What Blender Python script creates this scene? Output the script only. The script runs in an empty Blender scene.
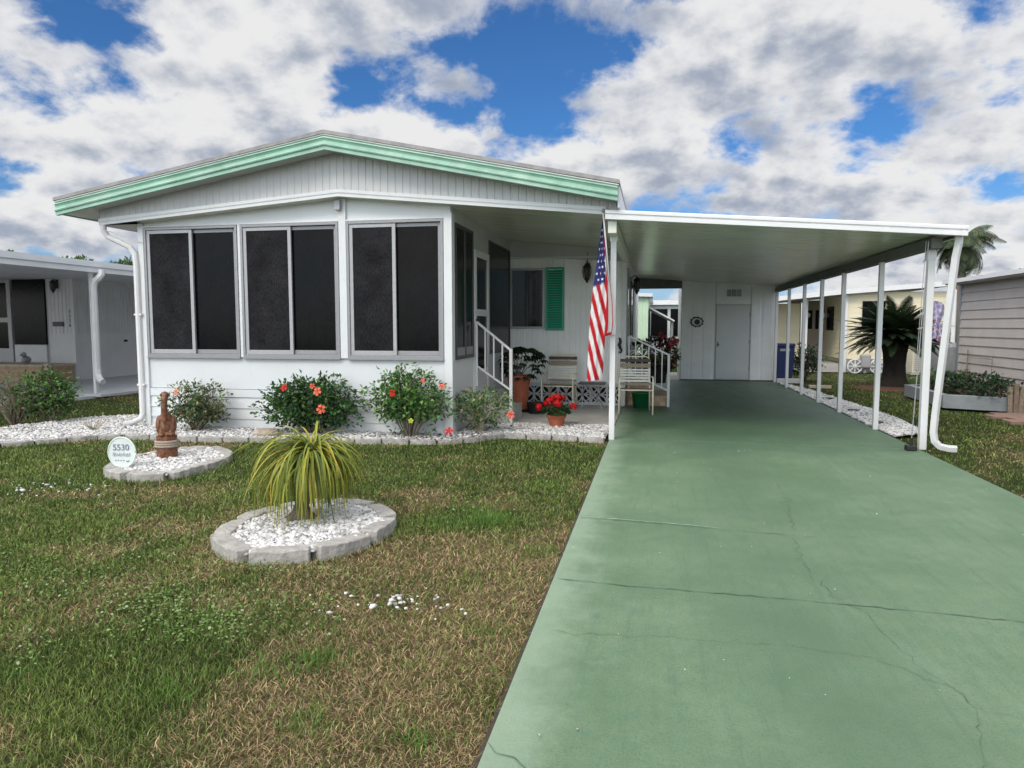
import bpy, math, random
import numpy as np
from mathutils import Vector, Matrix
random.seed(7)
rng = np.random.default_rng(11)
S = bpy.context.scene
COL = S.collection
PI = math.pi

# ------------------------------------------------------------------ helpers
class MB:
    """collects polygons and links them as one mesh object"""
    def __init__(s): s.v = []; s.f = []; s.c = []
    def add(s, vs, fs, col=None):
        n = len(s.v); s.v += [tuple(v) for v in vs]
        s.f += [tuple(i + n for i in f) for f in fs]
        if col is not None: s.c += [col] * len(vs)
        return s
    def box(s, x0, x1, y0, y1, z0, z1, col=None):
        return s.add([(x0,y0,z0),(x1,y0,z0),(x1,y1,z0),(x0,y1,z0),(x0,y0,z1),(x1,y0,z1),(x1,y1,z1),(x0,y1,z1)],
                     [(0,3,2,1),(4,5,6,7),(0,1,5,4),(1,2,6,5),(2,3,7,6),(3,0,4,7)], col)
    def bar(s, a, b, w, h, up=(0,0,1)):
        a = Vector(a); b = Vector(b); d = (b-a).normalized(); u = Vector(up)
        if abs(d.dot(u)) > .98: u = Vector((0,1,0))
        r = d.cross(u).normalized()*w/2; t = r.cross(d).normalized()*h/2
        return s.add([a-r-t,a+r-t,a+r+t,a-r+t,b-r-t,b+r-t,b+r+t,b-r+t],
                     [(0,1,2,3),(7,6,5,4),(0,4,5,1),(1,5,6,2),(2,6,7,3),(3,7,4,0)])
    def tube(s, pts, r, n=8, col=None):
        pts = [Vector(p) for p in pts]
        if not isinstance(r, (list, tuple)): r = [r]*len(pts)
        base = len(s.v); vs = []; fs = []
        ref = Vector((0,0,1))
        for i, p in enumerate(pts):
            d = (pts[min(i+1,len(pts)-1)]-pts[max(i-1,0)]).normalized()
            if abs(d.dot(ref)) > .97: ref = Vector((1,0,0)) if abs(d.x) < .9 else Vector((0,1,0))
            x = d.cross(ref).normalized(); y = d.cross(x).normalized()
            ref = x.cross(d).normalized()
            for k in range(n):
                a = 2*PI*k/n; vs.append(p + (x*math.cos(a)+y*math.sin(a))*r[i])
        for i in range(len(pts)-1):
            for k in range(n):
                fs.append((i*n+k, i*n+(k+1)%n, (i+1)*n+(k+1)%n, (i+1)*n+k))
        fs.append(tuple(range(n-1,-1,-1))); fs.append(tuple((len(pts)-1)*n+k for k in range(n)))
        return s.add(vs, fs, col)
    def lathe(s, prof, c=(0,0,0), n=20, sx=1, sy=1, col=None):
        vs = []; fs = []
        for r, z in prof:
            for k in range(n):
                a = 2*PI*k/n; vs.append((c[0]+r*sx*math.cos(a), c[1]+r*sy*math.sin(a), c[2]+z))
        for i in range(len(prof)-1):
            for k in range(n): fs.append((i*n+k, i*n+(k+1)%n, (i+1)*n+(k+1)%n, (i+1)*n+k))
        fs.append(tuple(range(n-1,-1,-1))); fs.append(tuple((len(prof)-1)*n+k for k in range(n)))
        return s.add(vs, fs, col)
    def prism(s, poly, ext, col=None):
        n = len(poly); e = Vector(ext); p = [Vector(q) for q in poly]
        vs = p + [q+e for q in p]
        fs = [tuple(range(n)), tuple(range(2*n-1, n-1, -1))]
        for i in range(n):
            j = (i+1) % n; fs.append((j, i, i+n, j+n))
        return s.add(vs, fs, col)
    def sweep(s, prof, stations):
        """prof: list of (a,b); stations: list of functions (a,b)->point"""
        n = len(prof); vs = []; fs = []
        for st in stations: vs += [st(a, b) for a, b in prof]
        for i in range(len(stations)-1):
            for k in range(n-1): fs.append((i*n+k, i*n+k+1, (i+1)*n+k+1, (i+1)*n+k))
        fs.append(tuple(range(n))); fs.append(tuple((len(stations)-1)*n+k for k in range(n-1,-1,-1)))
        return s.add(vs, fs)
    def build(s, name, mat, parent=None, smooth=False, bevel=0, local=False):
        me = bpy.data.meshes.new(name)
        v = np.array([tuple(q) for q in s.v], dtype=float)
        if parent is not None and not local: v = v - np.array(wloc(parent))
        me.from_pydata([tuple(q) for q in v], [], s.f)
        if s.c:
            at = me.color_attributes.new('Col', 'FLOAT_COLOR', 'POINT')
            arr = np.ones((len(s.v), 4), dtype=np.float32); arr[:, :3] = np.array(s.c)
            at.data.foreach_set('color', arr.ravel())
        me.materials.append(mat)
        if smooth: me.polygons.foreach_set('use_smooth', [True]*len(me.polygons))
        me.update()
        o = bpy.data.objects.new(name, me); COL.objects.link(o)
        if parent is not None: o.parent = parent
        if bevel:
            m = o.modifiers.new('edge', 'BEVEL'); m.width = bevel; m.segments = 2; m.limit_method = 'ANGLE'
        return o

def wloc(o):
    l = Vector((0,0,0))
    while o is not None: l = l + o.location; o = o.parent
    return l

def tag(o, label=None, cat=None, group=None, kind=None):
    if label: o['label'] = label
    if cat: o['category'] = cat
    if group: o['group'] = group
    if kind: o['kind'] = kind
    return o

def empty(name, loc, label, cat, group=None, rz=0):
    o = bpy.data.objects.new(name, None); COL.objects.link(o)
    o.location = loc; o.rotation_euler = (0, 0, rz); o.empty_display_size = .1
    return tag(o, label, cat, group)

def copy_tree(o, parent=None):
    c = o.copy(); COL.objects.link(c); c.parent = parent
    for ch in list(o.children): copy_tree(ch, c)
    return c

def big_mesh(name, v, f_loops, f_sizes, cols, mat, parent=None):
    """fast mesh from numpy arrays"""
    me = bpy.data.meshes.new(name)
    me.vertices.add(len(v)); me.vertices.foreach_set('co', np.asarray(v, dtype=np.float32).ravel())
    me.loops.add(len(f_loops)); me.loops.foreach_set('vertex_index', np.asarray(f_loops, dtype=np.int32))
    me.polygons.add(len(f_sizes))
    st = np.concatenate(([0], np.cumsum(f_sizes)[:-1])).astype(np.int32)
    me.polygons.foreach_set('loop_start', st)
    me.polygons.foreach_set('loop_total', np.asarray(f_sizes, dtype=np.int32))
    if cols is not None:
        at = me.color_attributes.new('Col', 'FLOAT_COLOR', 'POINT')
        arr = np.ones((len(v), 4), dtype=np.float32); arr[:, :3] = cols
        at.data.foreach_set('color', arr.ravel())
    me.update(calc_edges=True)
    me.materials.append(mat)
    o = bpy.data.objects.new(name, me); COL.objects.link(o)
    if parent is not None: o.parent = parent
    return o

# 2-D value noise (numpy)
_tab = rng.random((256, 256))
def vnoise(x, y):
    xi = np.floor(x).astype(int); yi = np.floor(y).astype(int); fx = x-xi; fy = y-yi
    fx = fx*fx*(3-2*fx); fy = fy*fy*(3-2*fy)
    a = _tab[xi % 256, yi % 256]; b = _tab[(xi+1) % 256, yi % 256]; c = _tab[xi % 256, (yi+1) % 256]; d = _tab[(xi+1) % 256, (yi+1) % 256]
    return (a*(1-fx)+b*fx)*(1-fy)+(c*(1-fx)+d*fx)*fy
def fbm(x, y, o=4):
    t = 0; a = .5
    for i in range(o): t = t+a*vnoise(x*2**i+i*17.3, y*2**i+i*9.1); a *= .5
    return t/(1-.5**o)
def inpoly(x, y, poly):
    r = np.zeros(x.shape, bool); n = len(poly)
    for i in range(n):
        x0, y0 = poly[i]; x1, y1 = poly[(i+1) % n]
        c = ((y0 > y) != (y1 > y)) & (x < (x1-x0)*(y-y0)/((y1-y0) if y1 != y0 else 1e-9)+x0)
        r ^= c
    return r

# ------------------------------------------------------------------ materials
def new_mat(name):
    m = bpy.data.materials.new(name); m.use_nodes = True
    nt = m.node_tree; b = nt.nodes['Principled BSDF']
    return m, nt, b
def sock(nt, node, idx, val):
    node.inputs[idx].default_value = val
def M(name, col, rough=.5, var=.1, scale=6, bump=0, bscale=60, dirt=0, dirtcol=(.2,.19,.16), metal=0, spec=.5, detail=5, splash=0):
    m, nt, b = new_mat(name); N = nt.nodes; L = nt.links
    geo = N.new('ShaderNodeNewGeometry')
    n1 = N.new('ShaderNodeTexNoise'); n1.inputs['Scale'].default_value = scale; n1.inputs['Detail'].default_value = detail
    L.new(geo.outputs['Position'], n1.inputs['Vector'])
    mx = N.new('ShaderNodeMix'); mx.data_type = 'RGBA'
    mr = N.new('ShaderNodeMapRange'); mr.inputs[1].default_value = .3; mr.inputs[2].default_value = .7
    L.new(n1.outputs['Fac'], mr.inputs[0]); L.new(mr.outputs[0], mx.inputs[0])
    c = Vector(col)
    mx.inputs[6].default_value = (*(c*(1-var)), 1); mx.inputs[7].default_value = (*[min(1, q) for q in c*(1+var)], 1)
    out = mx.outputs[2]
    if dirt:
        n2 = N.new('ShaderNodeTexNoise'); n2.inputs['Scale'].default_value = 2.3; n2.inputs['Detail'].default_value = 8; n2.inputs['Roughness'].default_value = .7
        L.new(geo.outputs['Position'], n2.inputs['Vector'])
        r2 = N.new('ShaderNodeMapRange'); r2.inputs[1].default_value = .48; r2.inputs[2].default_value = .75; r2.inputs[4].default_value = dirt
        L.new(n2.outputs['Fac'], r2.inputs[0])
        m2 = N.new('ShaderNodeMix'); m2.data_type = 'RGBA'; L.new(r2.outputs[0], m2.inputs[0]); L.new(out, m2.inputs[6]); m2.inputs[7].default_value = (*dirtcol, 1)
        out = m2.outputs[2]
    if splash:
        sp_ = N.new('ShaderNodeSeparateXYZ'); L.new(geo.outputs['Position'], sp_.inputs[0])
        rz2 = N.new('ShaderNodeMapRange'); rz2.inputs[1].default_value = .0; rz2.inputs[2].default_value = .32; rz2.inputs[3].default_value = .62; rz2.inputs[4].default_value = 0; L.new(sp_.outputs[2], rz2.inputs[0])
        mp2 = N.new('ShaderNodeMapping'); mp2.inputs['Scale'].default_value = (9,9,2.2); L.new(geo.outputs['Position'], mp2.inputs[0])
        n4 = N.new('ShaderNodeTexNoise'); n4.inputs['Scale'].default_value = 1; n4.inputs['Detail'].default_value = 8; n4.inputs['Roughness'].default_value = .7; L.new(mp2.outputs[0], n4.inputs['Vector'])
        mu2 = N.new('ShaderNodeMath'); mu2.operation = 'MULTIPLY'; L.new(rz2.outputs[0], mu2.inputs[0]); L.new(n4.outputs['Fac'], mu2.inputs[1])
        st4 = N.new('ShaderNodeMapRange'); st4.inputs[1].default_value = .55; st4.inputs[2].default_value = .8; st4.inputs[4].default_value = splash; L.new(n4.outputs['Fac'], st4.inputs[0])
        ad2 = N.new('ShaderNodeMath'); ad2.operation = 'ADD'; ad2.use_clamp = True; L.new(mu2.outputs[0], ad2.inputs[0]); L.new(st4.outputs[0], ad2.inputs[1])
        m5 = N.new('ShaderNodeMix'); m5.data_type = 'RGBA'; L.new(ad2.outputs[0], m5.inputs[0]); L.new(out, m5.inputs[6]); m5.inputs[7].default_value = (.36,.35,.30,1); out = m5.outputs[2]
    L.new(out, b.inputs['Base Color'])
    b.inputs['Roughness'].default_value = rough; b.inputs['Metallic'].default_value = metal
    b.inputs['Specular IOR Level'].default_value = spec
    if bump:
        n3 = N.new('ShaderNodeTexNoise'); n3.inputs['Scale'].default_value = bscale; n3.inputs['Detail'].default_value = 6
        L.new(geo.outputs['Position'], n3.inputs['Vector'])
        bp = N.new('ShaderNodeBump'); bp.inputs['Strength'].default_value = bump; bp.inputs['Distance'].default_value = .01
        L.new(n3.outputs['Fac'], bp.inputs['Height']); L.new(bp.outputs[0], b.inputs['Normal'])
    return m
def MC(name, rough=.6, trans=0, spec=.3, var=0, scale=30):
    """material driven by the colour attribute of the mesh"""
    m, nt, b = new_mat(name); N = nt.nodes; L = nt.links
    a = N.new('ShaderNodeAttribute'); a.attribute_name = 'Col'
    out = a.outputs['Color']
    if var:
        geo = N.new('ShaderNodeNewGeometry')
        n1 = N.new('ShaderNodeTexNoise'); n1.inputs['Scale'].default_value = scale; n1.inputs['Detail'].default_value = 4
        L.new(geo.outputs['Position'], n1.inputs['Vector'])
        mr = N.new('ShaderNodeMapRange'); mr.inputs[1].default_value = .3; mr.inputs[2].default_value = .7; mr.inputs[3].default_value = 1-var; mr.inputs[4].default_value = 1+var
        L.new(n1.outputs['Fac'], mr.inputs[0])
        mu = N.new('ShaderNodeVectorMath'); mu.operation = 'SCALE'; L.new(out, mu.inputs[0]); L.new(mr.outputs[0], mu.inputs['Scale'])
        out = mu.outputs[0]
    L.new(out, b.inputs['Base Color']); b.inputs['Roughness'].default_value = rough
    b.inputs['Specular IOR Level'].default_value = spec
    if trans:
        t = N.new('ShaderNodeBsdfTranslucent'); L.new(out, t.inputs['Color'])
        ms = N.new('ShaderNodeMixShader'); ms.inputs[0].default_value = trans
        L.new(b.outputs[0], ms.inputs[1]); L.new(t.outputs[0], ms.inputs[2])
        L.new(ms.outputs[0], N['Material Output'].inputs['Surface'])
    return m

W = dict(
    siding = M('shade_toned_siding', (.51,.515,.515), .45, .05, 3, dirt=.15, dirtcol=(.36,.36,.33), splash=.12),  # white siding darkened: shade of the gable overhang put into the base colour
    porchsiding = M('cool_white_siding', (.89,.90,.895), .45, .04, 3, dirt=.1, dirtcol=(.4,.4,.38)),
    white = M('white_paint', (.70,.705,.705), .4, .03, 4, dirt=.1, dirtcol=(.5,.5,.46), splash=.16),
    whitepanel = M('white_wall_panel', (.64,.665,.675), .35, .03, 2, dirt=.12, dirtcol=(.55,.56,.54), splash=.14),
    trim = M('white_trim', (.66,.675,.68), .4, .03, 5, dirt=.1, dirtcol=(.5,.5,.48), splash=.16),
    ceil = M('ceiling_paint', (.72,.72,.62), .24, .07, 1.6, dirt=.25, dirtcol=(.5,.5,.42)),
    alu = M('grey_aluminium', (.28,.28,.29), .4, .06, 20, metal=.25),
    alulite = M('pale_aluminium', (.37,.37,.38), .38, .04, 20, metal=.1),
    alud = M('dark_bronze_frame', (.06,.06,.06), .45, .1, 20),
    mint = M('mint_green_paint', (.28,.48,.37), .42, .18, 3.5, dirt=.55, dirtcol=(.52,.63,.55)),
    roof = M('grey_roof', (.30,.29,.285), .8, .18, 9, bump=.3, bscale=40, dirt=.4, dirtcol=(.22,.21,.2)),
    shutter = M('green_shutter', (.03,.36,.22), .45, .08, 8),
    iron = M('black_iron', (.012,.012,.012), .45, .2, 30),
    black = M('black_void', (.006,.006,.006), .8, .2, 10),
    block = M('grey_breeze_block', (.68,.69,.70), .85, .12, 14, bump=.3, bscale=90),
    conc = M('grey_concrete', (.42,.41,.385), .8, .13, 5, bump=.25, bscale=70, dirt=.35, dirtcol=(.19,.18,.16)),
    conclite = M('pale_concrete', (.55,.56,.57), .75, .1, 3, dirt=.3, dirtcol=(.32,.32,.31)),
    edge = M('edging_concrete', (.37,.355,.325), .88, .22, 16, bump=1.0, bscale=38, dirt=.65, dirtcol=(.20,.19,.165)),
    bark = M('grey_brown_bark', (.17,.135,.10), .9, .3, 25, bump=.8, bscale=60),
    stem = M('woody_stem', (.20,.16,.12), .85, .25, 30),
    palestem = M('pale_stem', (.42,.38,.30), .85, .2, 30),
    terra = M('terracotta', (.36,.10,.05), .75, .15, 14, bump=.2, dirt=.3, dirtcol=(.24,.10,.06)),
    soil = M('dark_soil', (.055,.042,.030), .95, .3, 40, bump=.6, bscale=80),
    mulch = M('red_brown_mulch', (.11,.05,.03), .95, .4, 60, bump=.8, bscale=90),
    cream = M('cream_enamel', (.82,.77,.58), .4, .05, 15),
    creamvinyl = M('cream_vinyl_strap', (.84,.83,.74), .5, .05, 20),
    brownvinyl = M('brown_vinyl_strap', (.055,.032,.025), .5, .2, 20),
    tanvinyl = M('tan_vinyl_strap', (.30,.24,.17), .5, .12, 20),
    wood = M('carved_wood', (.17,.068,.030), .42, .5, 26, bump=1.0, bscale=45, dirt=.4, dirtcol=(.06,.025,.012)),
    rope = M('tan_rope', (.36,.30,.24), .9, .2, 60, bump=.5, bscale=120),
    brick = M('tan_brick', (.46,.32,.20), .85, .2, 8, bump=.3),
    cap = M('tan_cap_slab', (.52,.42,.32), .85, .15, 8, bump=.3),
    mauve = M('mauve_grey_siding', (.50,.452,.425), .6, .06, 3, dirt=.15, dirtcol=(.28,.26,.25)),
    yellow = M('cream_yellow_siding', (.74,.67,.48), .6, .05, 2),
    pgreen = M('pale_green_siding', (.55,.72,.53), .6, .05, 2),
    nbgrey = M('grey_neighbour_siding', (.66,.66,.67), .6, .06, 2),
    bluegrey = M('blue_grey_concrete', (.24,.265,.28), .85, .12, 6, bump=.4, dirt=.3, dirtcol=(.22,.23,.23)),
    paver = M('red_brown_paver', (.25,.16,.13), .85, .2, 5, bump=.4),
    bin = M('blue_plastic', (.008,.022,.11), .4, .1, 10),
    greenplastic = M('green_plastic', (.015,.17,.06), .4, .1, 10),
    rock = M('tan_rock', (.37,.31,.25), .9, .25, 12, bump=.6, bscale=40),
    beam = M('dark_grey_beam', (.13,.14,.125), .6, .15, 6),  # one even dark grey for the carport beams
    steel = M('galvanised_grey', (.33,.34,.35), .5, .1, 10, metal=.3),
    hill = M('far_ground', (.10,.13,.05), .95, .3, .2),
)
leafm = MC('leaf', .45, .22, .4)
bladem = MC('grass_blade', .6, .2, .25)
stonem = MC('white_marble_chip', .75, 0, .3, .06, 60)
petalm = MC('petal', .5, .25, .3)

def screen_mat(name, base, rough, tint):
    m, nt, b = new_mat(name); N = nt.nodes; L = nt.links
    geo = N.new('ShaderNodeNewGeometry')
    n1 = N.new('ShaderNodeTexNoise'); n1.inputs['Scale'].default_value = 3; n1.inputs['Detail'].default_value = 8; n1.inputs['Roughness'].default_value = .65
    n2 = N.new('ShaderNodeTexNoise'); n2.inputs['Scale'].default_value = 70; n2.inputs['Detail'].default_value = 3
    mp = N.new('ShaderNodeMapping'); mp.inputs['Scale'].default_value = (1,1,.35)
    L.new(geo.outputs['Position'], n1.inputs['Vector']); L.new(geo.outputs['Position'], mp.inputs[0]); L.new(mp.outputs[0], n2.inputs['Vector'])
    ad = N.new('ShaderNodeMath'); ad.operation = 'MULTIPLY'; L.new(n1.outputs['Fac'], ad.inputs[0]); L.new(n2.outputs['Fac'], ad.inputs[1])
    mr = N.new('ShaderNodeMapRange'); mr.inputs[1].default_value = .12; mr.inputs[2].default_value = .42
    L.new(ad.outputs[0], mr.inputs[0])
    mx = N.new('ShaderNodeMix'); mx.data_type = 'RGBA'; L.new(mr.outputs[0], mx.inputs[0])
    mx.inputs[6].default_value = (*base, 1); mx.inputs[7].default_value = (*tint, 1)
    L.new(mx.outputs[2], b.inputs['Base Color']); b.inputs['Roughness'].default_value = rough; b.inputs['Specular IOR Level'].default_value = .10
    return m
W['mesh_grey'] = screen_mat('insect_mesh', (.003,.003,.0035), .6, (.028,.028,.031))
W['mesh_dark'] = screen_mat('dark_glass', (.002,.002,.0025), .45, (.007,.007,.008))
W['mesh_dark'].node_tree.nodes['Principled BSDF'].inputs['Roughness'].default_value = .16; W['mesh_dark'].node_tree.nodes['Principled BSDF'].inputs['Specular IOR Level'].default_value = .10
W['glass'] = screen_mat('window_glass', (.010,.012,.012), .08, (.03,.032,.03))
W['glass'].node_tree.nodes['Principled BSDF'].inputs['Specular IOR Level'].default_value = .5

def driveway_mat():
    m, nt, b = new_mat('green_painted_concrete'); N = nt.nodes; L = nt.links
    geo = N.new('ShaderNodeNewGeometry')
    def noise(sc, det=6, ro=.6, scl=None):
        n = N.new('ShaderNodeTexNoise'); n.inputs['Scale'].default_value = sc; n.inputs['Detail'].default_value = det; n.inputs['Roughness'].default_value = ro
        if scl:
            mp = N.new('ShaderNodeMapping'); mp.inputs['Scale'].default_value = scl; L.new(geo.outputs['Position'], mp.inputs[0]); L.new(mp.outputs[0], n.inputs['Vector'])
        else: L.new(geo.outputs['Position'], n.inputs['Vector'])
        return n
    def ramp(src, a, bb, lo=0, hi=1):
        r = N.new('ShaderNodeMapRange'); r.inputs[1].default_value = a; r.inputs[2].default_value = bb; r.inputs[3].default_value = lo; r.inputs[4].default_value = hi
        r.interpolation_type = 'SMOOTHSTEP'; L.new(src, r.inputs[0]); return r.outputs[0]
    def mix(f, a, bcol):
        x = N.new('ShaderNodeMix'); x.data_type = 'RGBA'; L.new(f, x.inputs[0])
        if isinstance(a, tuple): x.inputs[6].default_value = (*a, 1)
        else: L.new(a, x.inputs[6])
        x.inputs[7].default_value = (*bcol, 1); return x.outputs[2]
    c = mix(ramp(noise(1.1, 8, .65).outputs['Fac'], .32, .68), (.108,.178,.098), (.165,.242,.146))
    c = mix(ramp(noise(9, 9, .8).outputs['Fac'], .46, .66, 0, .55), c, (.10,.19,.12))
    c = mix(ramp(noise(.9, 6, .7, (2.2,.5,1)).outputs['Fac'], .55, .78, 0, .5), c, (.23,.33,.23))      # worn pale streaks
    c = mix(ramp(noise(1, 8, .75, (16,1.1,1)).outputs['Fac'], .46, .72, 0, .6), c, (.085,.155,.092))   # brushed streaks along the slab
    c = mix(ramp(noise(130, 3, .8).outputs['Fac'], .52, .66, 0, .8), c, (.075,.135,.082))
    c = mix(ramp(noise(2.3, 9, .78).outputs['Fac'], .56, .72, 0, .45), c, (.20,.29,.195))
    c = mix(ramp(noise(55, 4, .8).outputs['Fac'], .58, .78, 0, .5), c, (.24,.31,.24))
    sep = N.new('ShaderNodeSeparateXYZ'); L.new(geo.outputs['Position'], sep.inputs[0])
    # tyre tracks: two darker bands, and the wet slab under the carport, roof shade painted in
    def band(x0, w):
        d = N.new('ShaderNodeMath'); d.operation = 'SUBTRACT'; L.new(sep.outputs[0], d.inputs[0]); d.inputs[1].default_value = x0
        a = N.new('ShaderNodeMath'); a.operation = 'ABSOLUTE'; L.new(d.outputs[0], a.inputs[0])
        return ramp(a.outputs[0], w, 0, 0, 1)
    tn = ramp(noise(.8, 6, .6).outputs['Fac'], .3, .7, .25, .75)
    mu = N.new('ShaderNodeMath'); mu.operation = 'MULTIPLY'; L.new(band(.75, .75), mu.inputs[0]); L.new(tn, mu.inputs[1])
    c = mix(mu.outputs[0], c, (.088,.150,.088))
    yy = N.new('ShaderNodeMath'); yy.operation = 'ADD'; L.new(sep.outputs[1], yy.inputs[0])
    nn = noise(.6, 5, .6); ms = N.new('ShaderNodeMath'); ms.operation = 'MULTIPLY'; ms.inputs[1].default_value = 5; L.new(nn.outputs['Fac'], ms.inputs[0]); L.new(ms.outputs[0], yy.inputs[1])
    damp_shade0 = ramp(yy.outputs[0], 10.6, 14.8, 0, 1)
    dm = N.new('ShaderNodeMath'); dm.operation = 'MULTIPLY'; L.new(damp_shade0, dm.inputs[0]); L.new(ramp(noise(1, 8, .7, (1.6,.45,1)).outputs['Fac'], .34, .62, .35, .92), dm.inputs[1]); damp_shade = dm.outputs[0]
    c = mix(damp_shade, c, (.040,.098,.052))
    # pale worn margin by the lawn
    e = N.new('ShaderNodeMath'); e.operation = 'ADD'; L.new(sep.outputs[0], e.inputs[0])
    n5 = noise(3, 6, .7); m5 = N.new('ShaderNodeMath'); m5.operation = 'MULTIPLY'; m5.inputs[1].default_value = .5; L.new(n5.outputs['Fac'], m5.inputs[0]); L.new(m5.outputs[0], e.inputs[1])
    c = mix(ramp(e.outputs[0], .02, -.30, 0, .5), c, (.34,.43,.32))
    L.new(c, b.inputs['Base Color'])
    rr = N.new('ShaderNodeMath'); rr.operation = 'MULTIPLY_ADD'; L.new(damp_shade, rr.inputs[0]); rr.inputs[1].default_value = -.26; rr.inputs[2].default_value = .62; b.inputs['Specular IOR Level'].default_value = .32
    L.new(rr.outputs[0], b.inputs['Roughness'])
    bp = N.new('ShaderNodeBump'); bp.inputs['Strength'].default_value = .5; bp.inputs['Distance'].default_value = .008
    L.new(noise(90, 6, .7).outputs['Fac'], bp.inputs['Height']); L.new(bp.outputs[0], b.inputs['Normal'])
    return m
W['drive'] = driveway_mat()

# ------------------------------------------------------------------ surfaces
def ribbed(mb, p0, u, n, length, zb, zt, pitch=.1, depth=.012):
    """vertical ribbed siding: flat lands with narrow recessed grooves"""
    p0 = Vector(p0); u = Vector(u); n = Vector(n); k = 0; xs = []
    while k*pitch < length:
        for fr, d in ((0,0),(.70,0),(.78,-depth),(.92,-depth)):
            t = k*pitch+fr*pitch
            if t < length: xs.append((t, d))
        k += 1
    xs.append((length, 0))
    vs = []; fs = []
    for t, d in xs:
        q = p0+u*t+n*d
        vs += [(q.x, q.y, zb(t)), (q.x, q.y, zt(t))]
    for i in range(len(xs)-1): fs.append((2*i, 2*i+2, 2*i+3, 2*i+1))
    mb.add(vs, fs)
def lap(mb, p0, u, n, L, z0, z1, board=.15, depth=.016):
    p0 = Vector(p0); u = Vector(u); n = Vector(n); z = z0
    while z < z1-1e-4:
        t = min(z+board, z1)
        a = p0+n*depth; b_ = a+u*L; c = p0+u*L
        mb.add([(a.x,a.y,z),(b_.x,b_.y,z),(c.x,c.y,t),(p0.x,p0.y,t),(p0.x,p0.y,z),(c.x,c.y,z)], [(0,1,2,3),(4,5,1,0)])
        z = t
def frame(mb, x0, x1, z0, z1, y0, y1, w, wb=None):
    wb = wb or w
    mb.box(x0, x0+w, y0, y1, z0, z1); mb.box(x1-w, x1, y0, y1, z0, z1)
    mb.box(x0+w, x1-w, y0, y1, z0, z0+wb); mb.box(x0+w, x1-w, y0, y1, z1-w, z1)
def frameX(mb, y0, y1, z0, z1, x0, x1, w, wb=None):
    wb = wb or w
    mb.box(x0, x1, y0, y0+w, z0, z1); mb.box(x0, x1, y1-w, y1, z0, z1)
    mb.box(x0, x1, y0+w, y1-w, z0, z0+wb); mb.box(x0, x1, y0+w, y1-w, z1-w, z1)
def text(name, body, size, mat, parent, loc, rot, extrude=.003):
    cu = bpy.data.curves.new(name, 'FONT'); cu.body = body; cu.size = size; cu.extrude = extrude; cu.align_x = 'CENTER'; cu.align_y = 'CENTER'
    t = bpy.data.objects.new(name+'_src', cu); COL.objects.link(t)
    dg = bpy.context.evaluated_depsgraph_get()
    me = bpy.data.meshes.new_from_object(t.evaluated_get(dg)); bpy.data.objects.remove(t)
    me.materials.clear(); me.materials.append(mat)
    o = bpy.data.objects.new(name, me); COL.objects.link(o); o.parent = parent
    o.location = Vector(loc)-wloc(parent); o.rotation_euler = rot
    return o

# ================================================================== GROUND
RING1 = [(-2.86,4.06),(-2.5,3.82),(-2.18,3.85),(-1.99,4.07),(-1.84,4.38),(-1.83,4.75),(-2.1,5.12),(-2.43,5.25),(-2.8,5.10),(-3.0,4.64)]
RING2 = [(-5.30,5.95),(-4.86,5.72),(-4.60,5.86),(-4.52,6.20),(-4.52,6.62),(-4.72,7.02),(-5.04,7.24),(-5.34,7.2),(-5.52,6.85),(-5.52,6.4)]
RING1 = [(-2.42+(x+2.42)*.925, 4.54+(y-4.54)*.94) for x, y in RING1]
BEDF = [(-8.6,5.9),(-7.9,6.85),(-7.48,7.42),(-7.0,7.86),(-6.46,7.95),(-5.97,7.93),(-5.04,8.02),(-4.13,8.12),(-3.11,8.25),(-2.47,8.36),(-2.16,8.72),(-1.96,9.05),(-1.73,9.0),(-1.19,8.95),(-.6,8.88)]
BED = BEDF + [(-.6,10.1),(-2.58,10.1),(-2.6,8.82),(-7.08,8.82),(-7.5,9.6),(-8.2,9.75),(-8.67,9.33),(-8.8,8.9),(-8.96,8.4),(-9.2,7.4),(-9.6,6.2)]
STRIP = [(3.08,9.85),(3.62,10.3),(3.72,12.0),(3.6,14.3),(3.45,16.6),(3.2,18.4),(3.08,18.4)]

def lawn_fields(x, y):
    """brownness 0..1 and patch noise of the lawn"""
    n = fbm(x*.9+3, y*.9+5, 5); n2 = fbm(x*3.1+40, y*3.1+11, 4)
    b = (n-.5)*3.2+(n2-.5)*2.4+.20
    def g(cx, cy, s, a): return a*np.exp(-((x-cx)**2+(y-cy)**2)/(2*s*s))
    b = b+g(-3.0,2.5,.45,.45)+g(-3.3,3.9,.3,.35)+g(-1.4,2.35,.40,.55)+g(-2.3,2.25,.35,.35)+g(-.75,2.9,.38,.55)+g(-.55,4.2,.45,.6)+g(-.8,5.6,.5,.35)+g(-1.8,3.6,.3,.3)+g(-2.9,3.7,.4,.35)+g(-1.6,5.6,.4,.3)+g(-4.2,5.2,.6,.35)+g(-1.0,3.5,.3,.3)
    b = b-g(-2.2,2.9,.38,.75)-g(-1.2,4.95,.35,.6)-g(-3.4,3.4,.5,.5)-g(-1.0,8.1,.7,.35)-g(-3.2,6.6,.9,.4)-g(-1.55,5.0,.3,.5)-g(-5.5,4.4,1,.4)-g(-4.2,7.6,.8,.3)
    b = b-np.where(x > 2.9, .05, 0)-.16*np.clip((y-4.0)/1.5, 0, 1)
    return np.clip(b, 0, 1), n2

def ground_col(x, y):
    b, n2 = lawn_fields(x, y)
    g = np.stack([.050+.03*n2, .072+.045*n2, .022+.01*n2], -1)
    br = np.stack([.17+.06*n2, .125+.05*n2, .066+.03*n2], -1)
    c = g*(1-b[..., None])+br*b[..., None]
    return c*(.28+.38*fbm(x*14, y*14, 3))[..., None]

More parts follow.
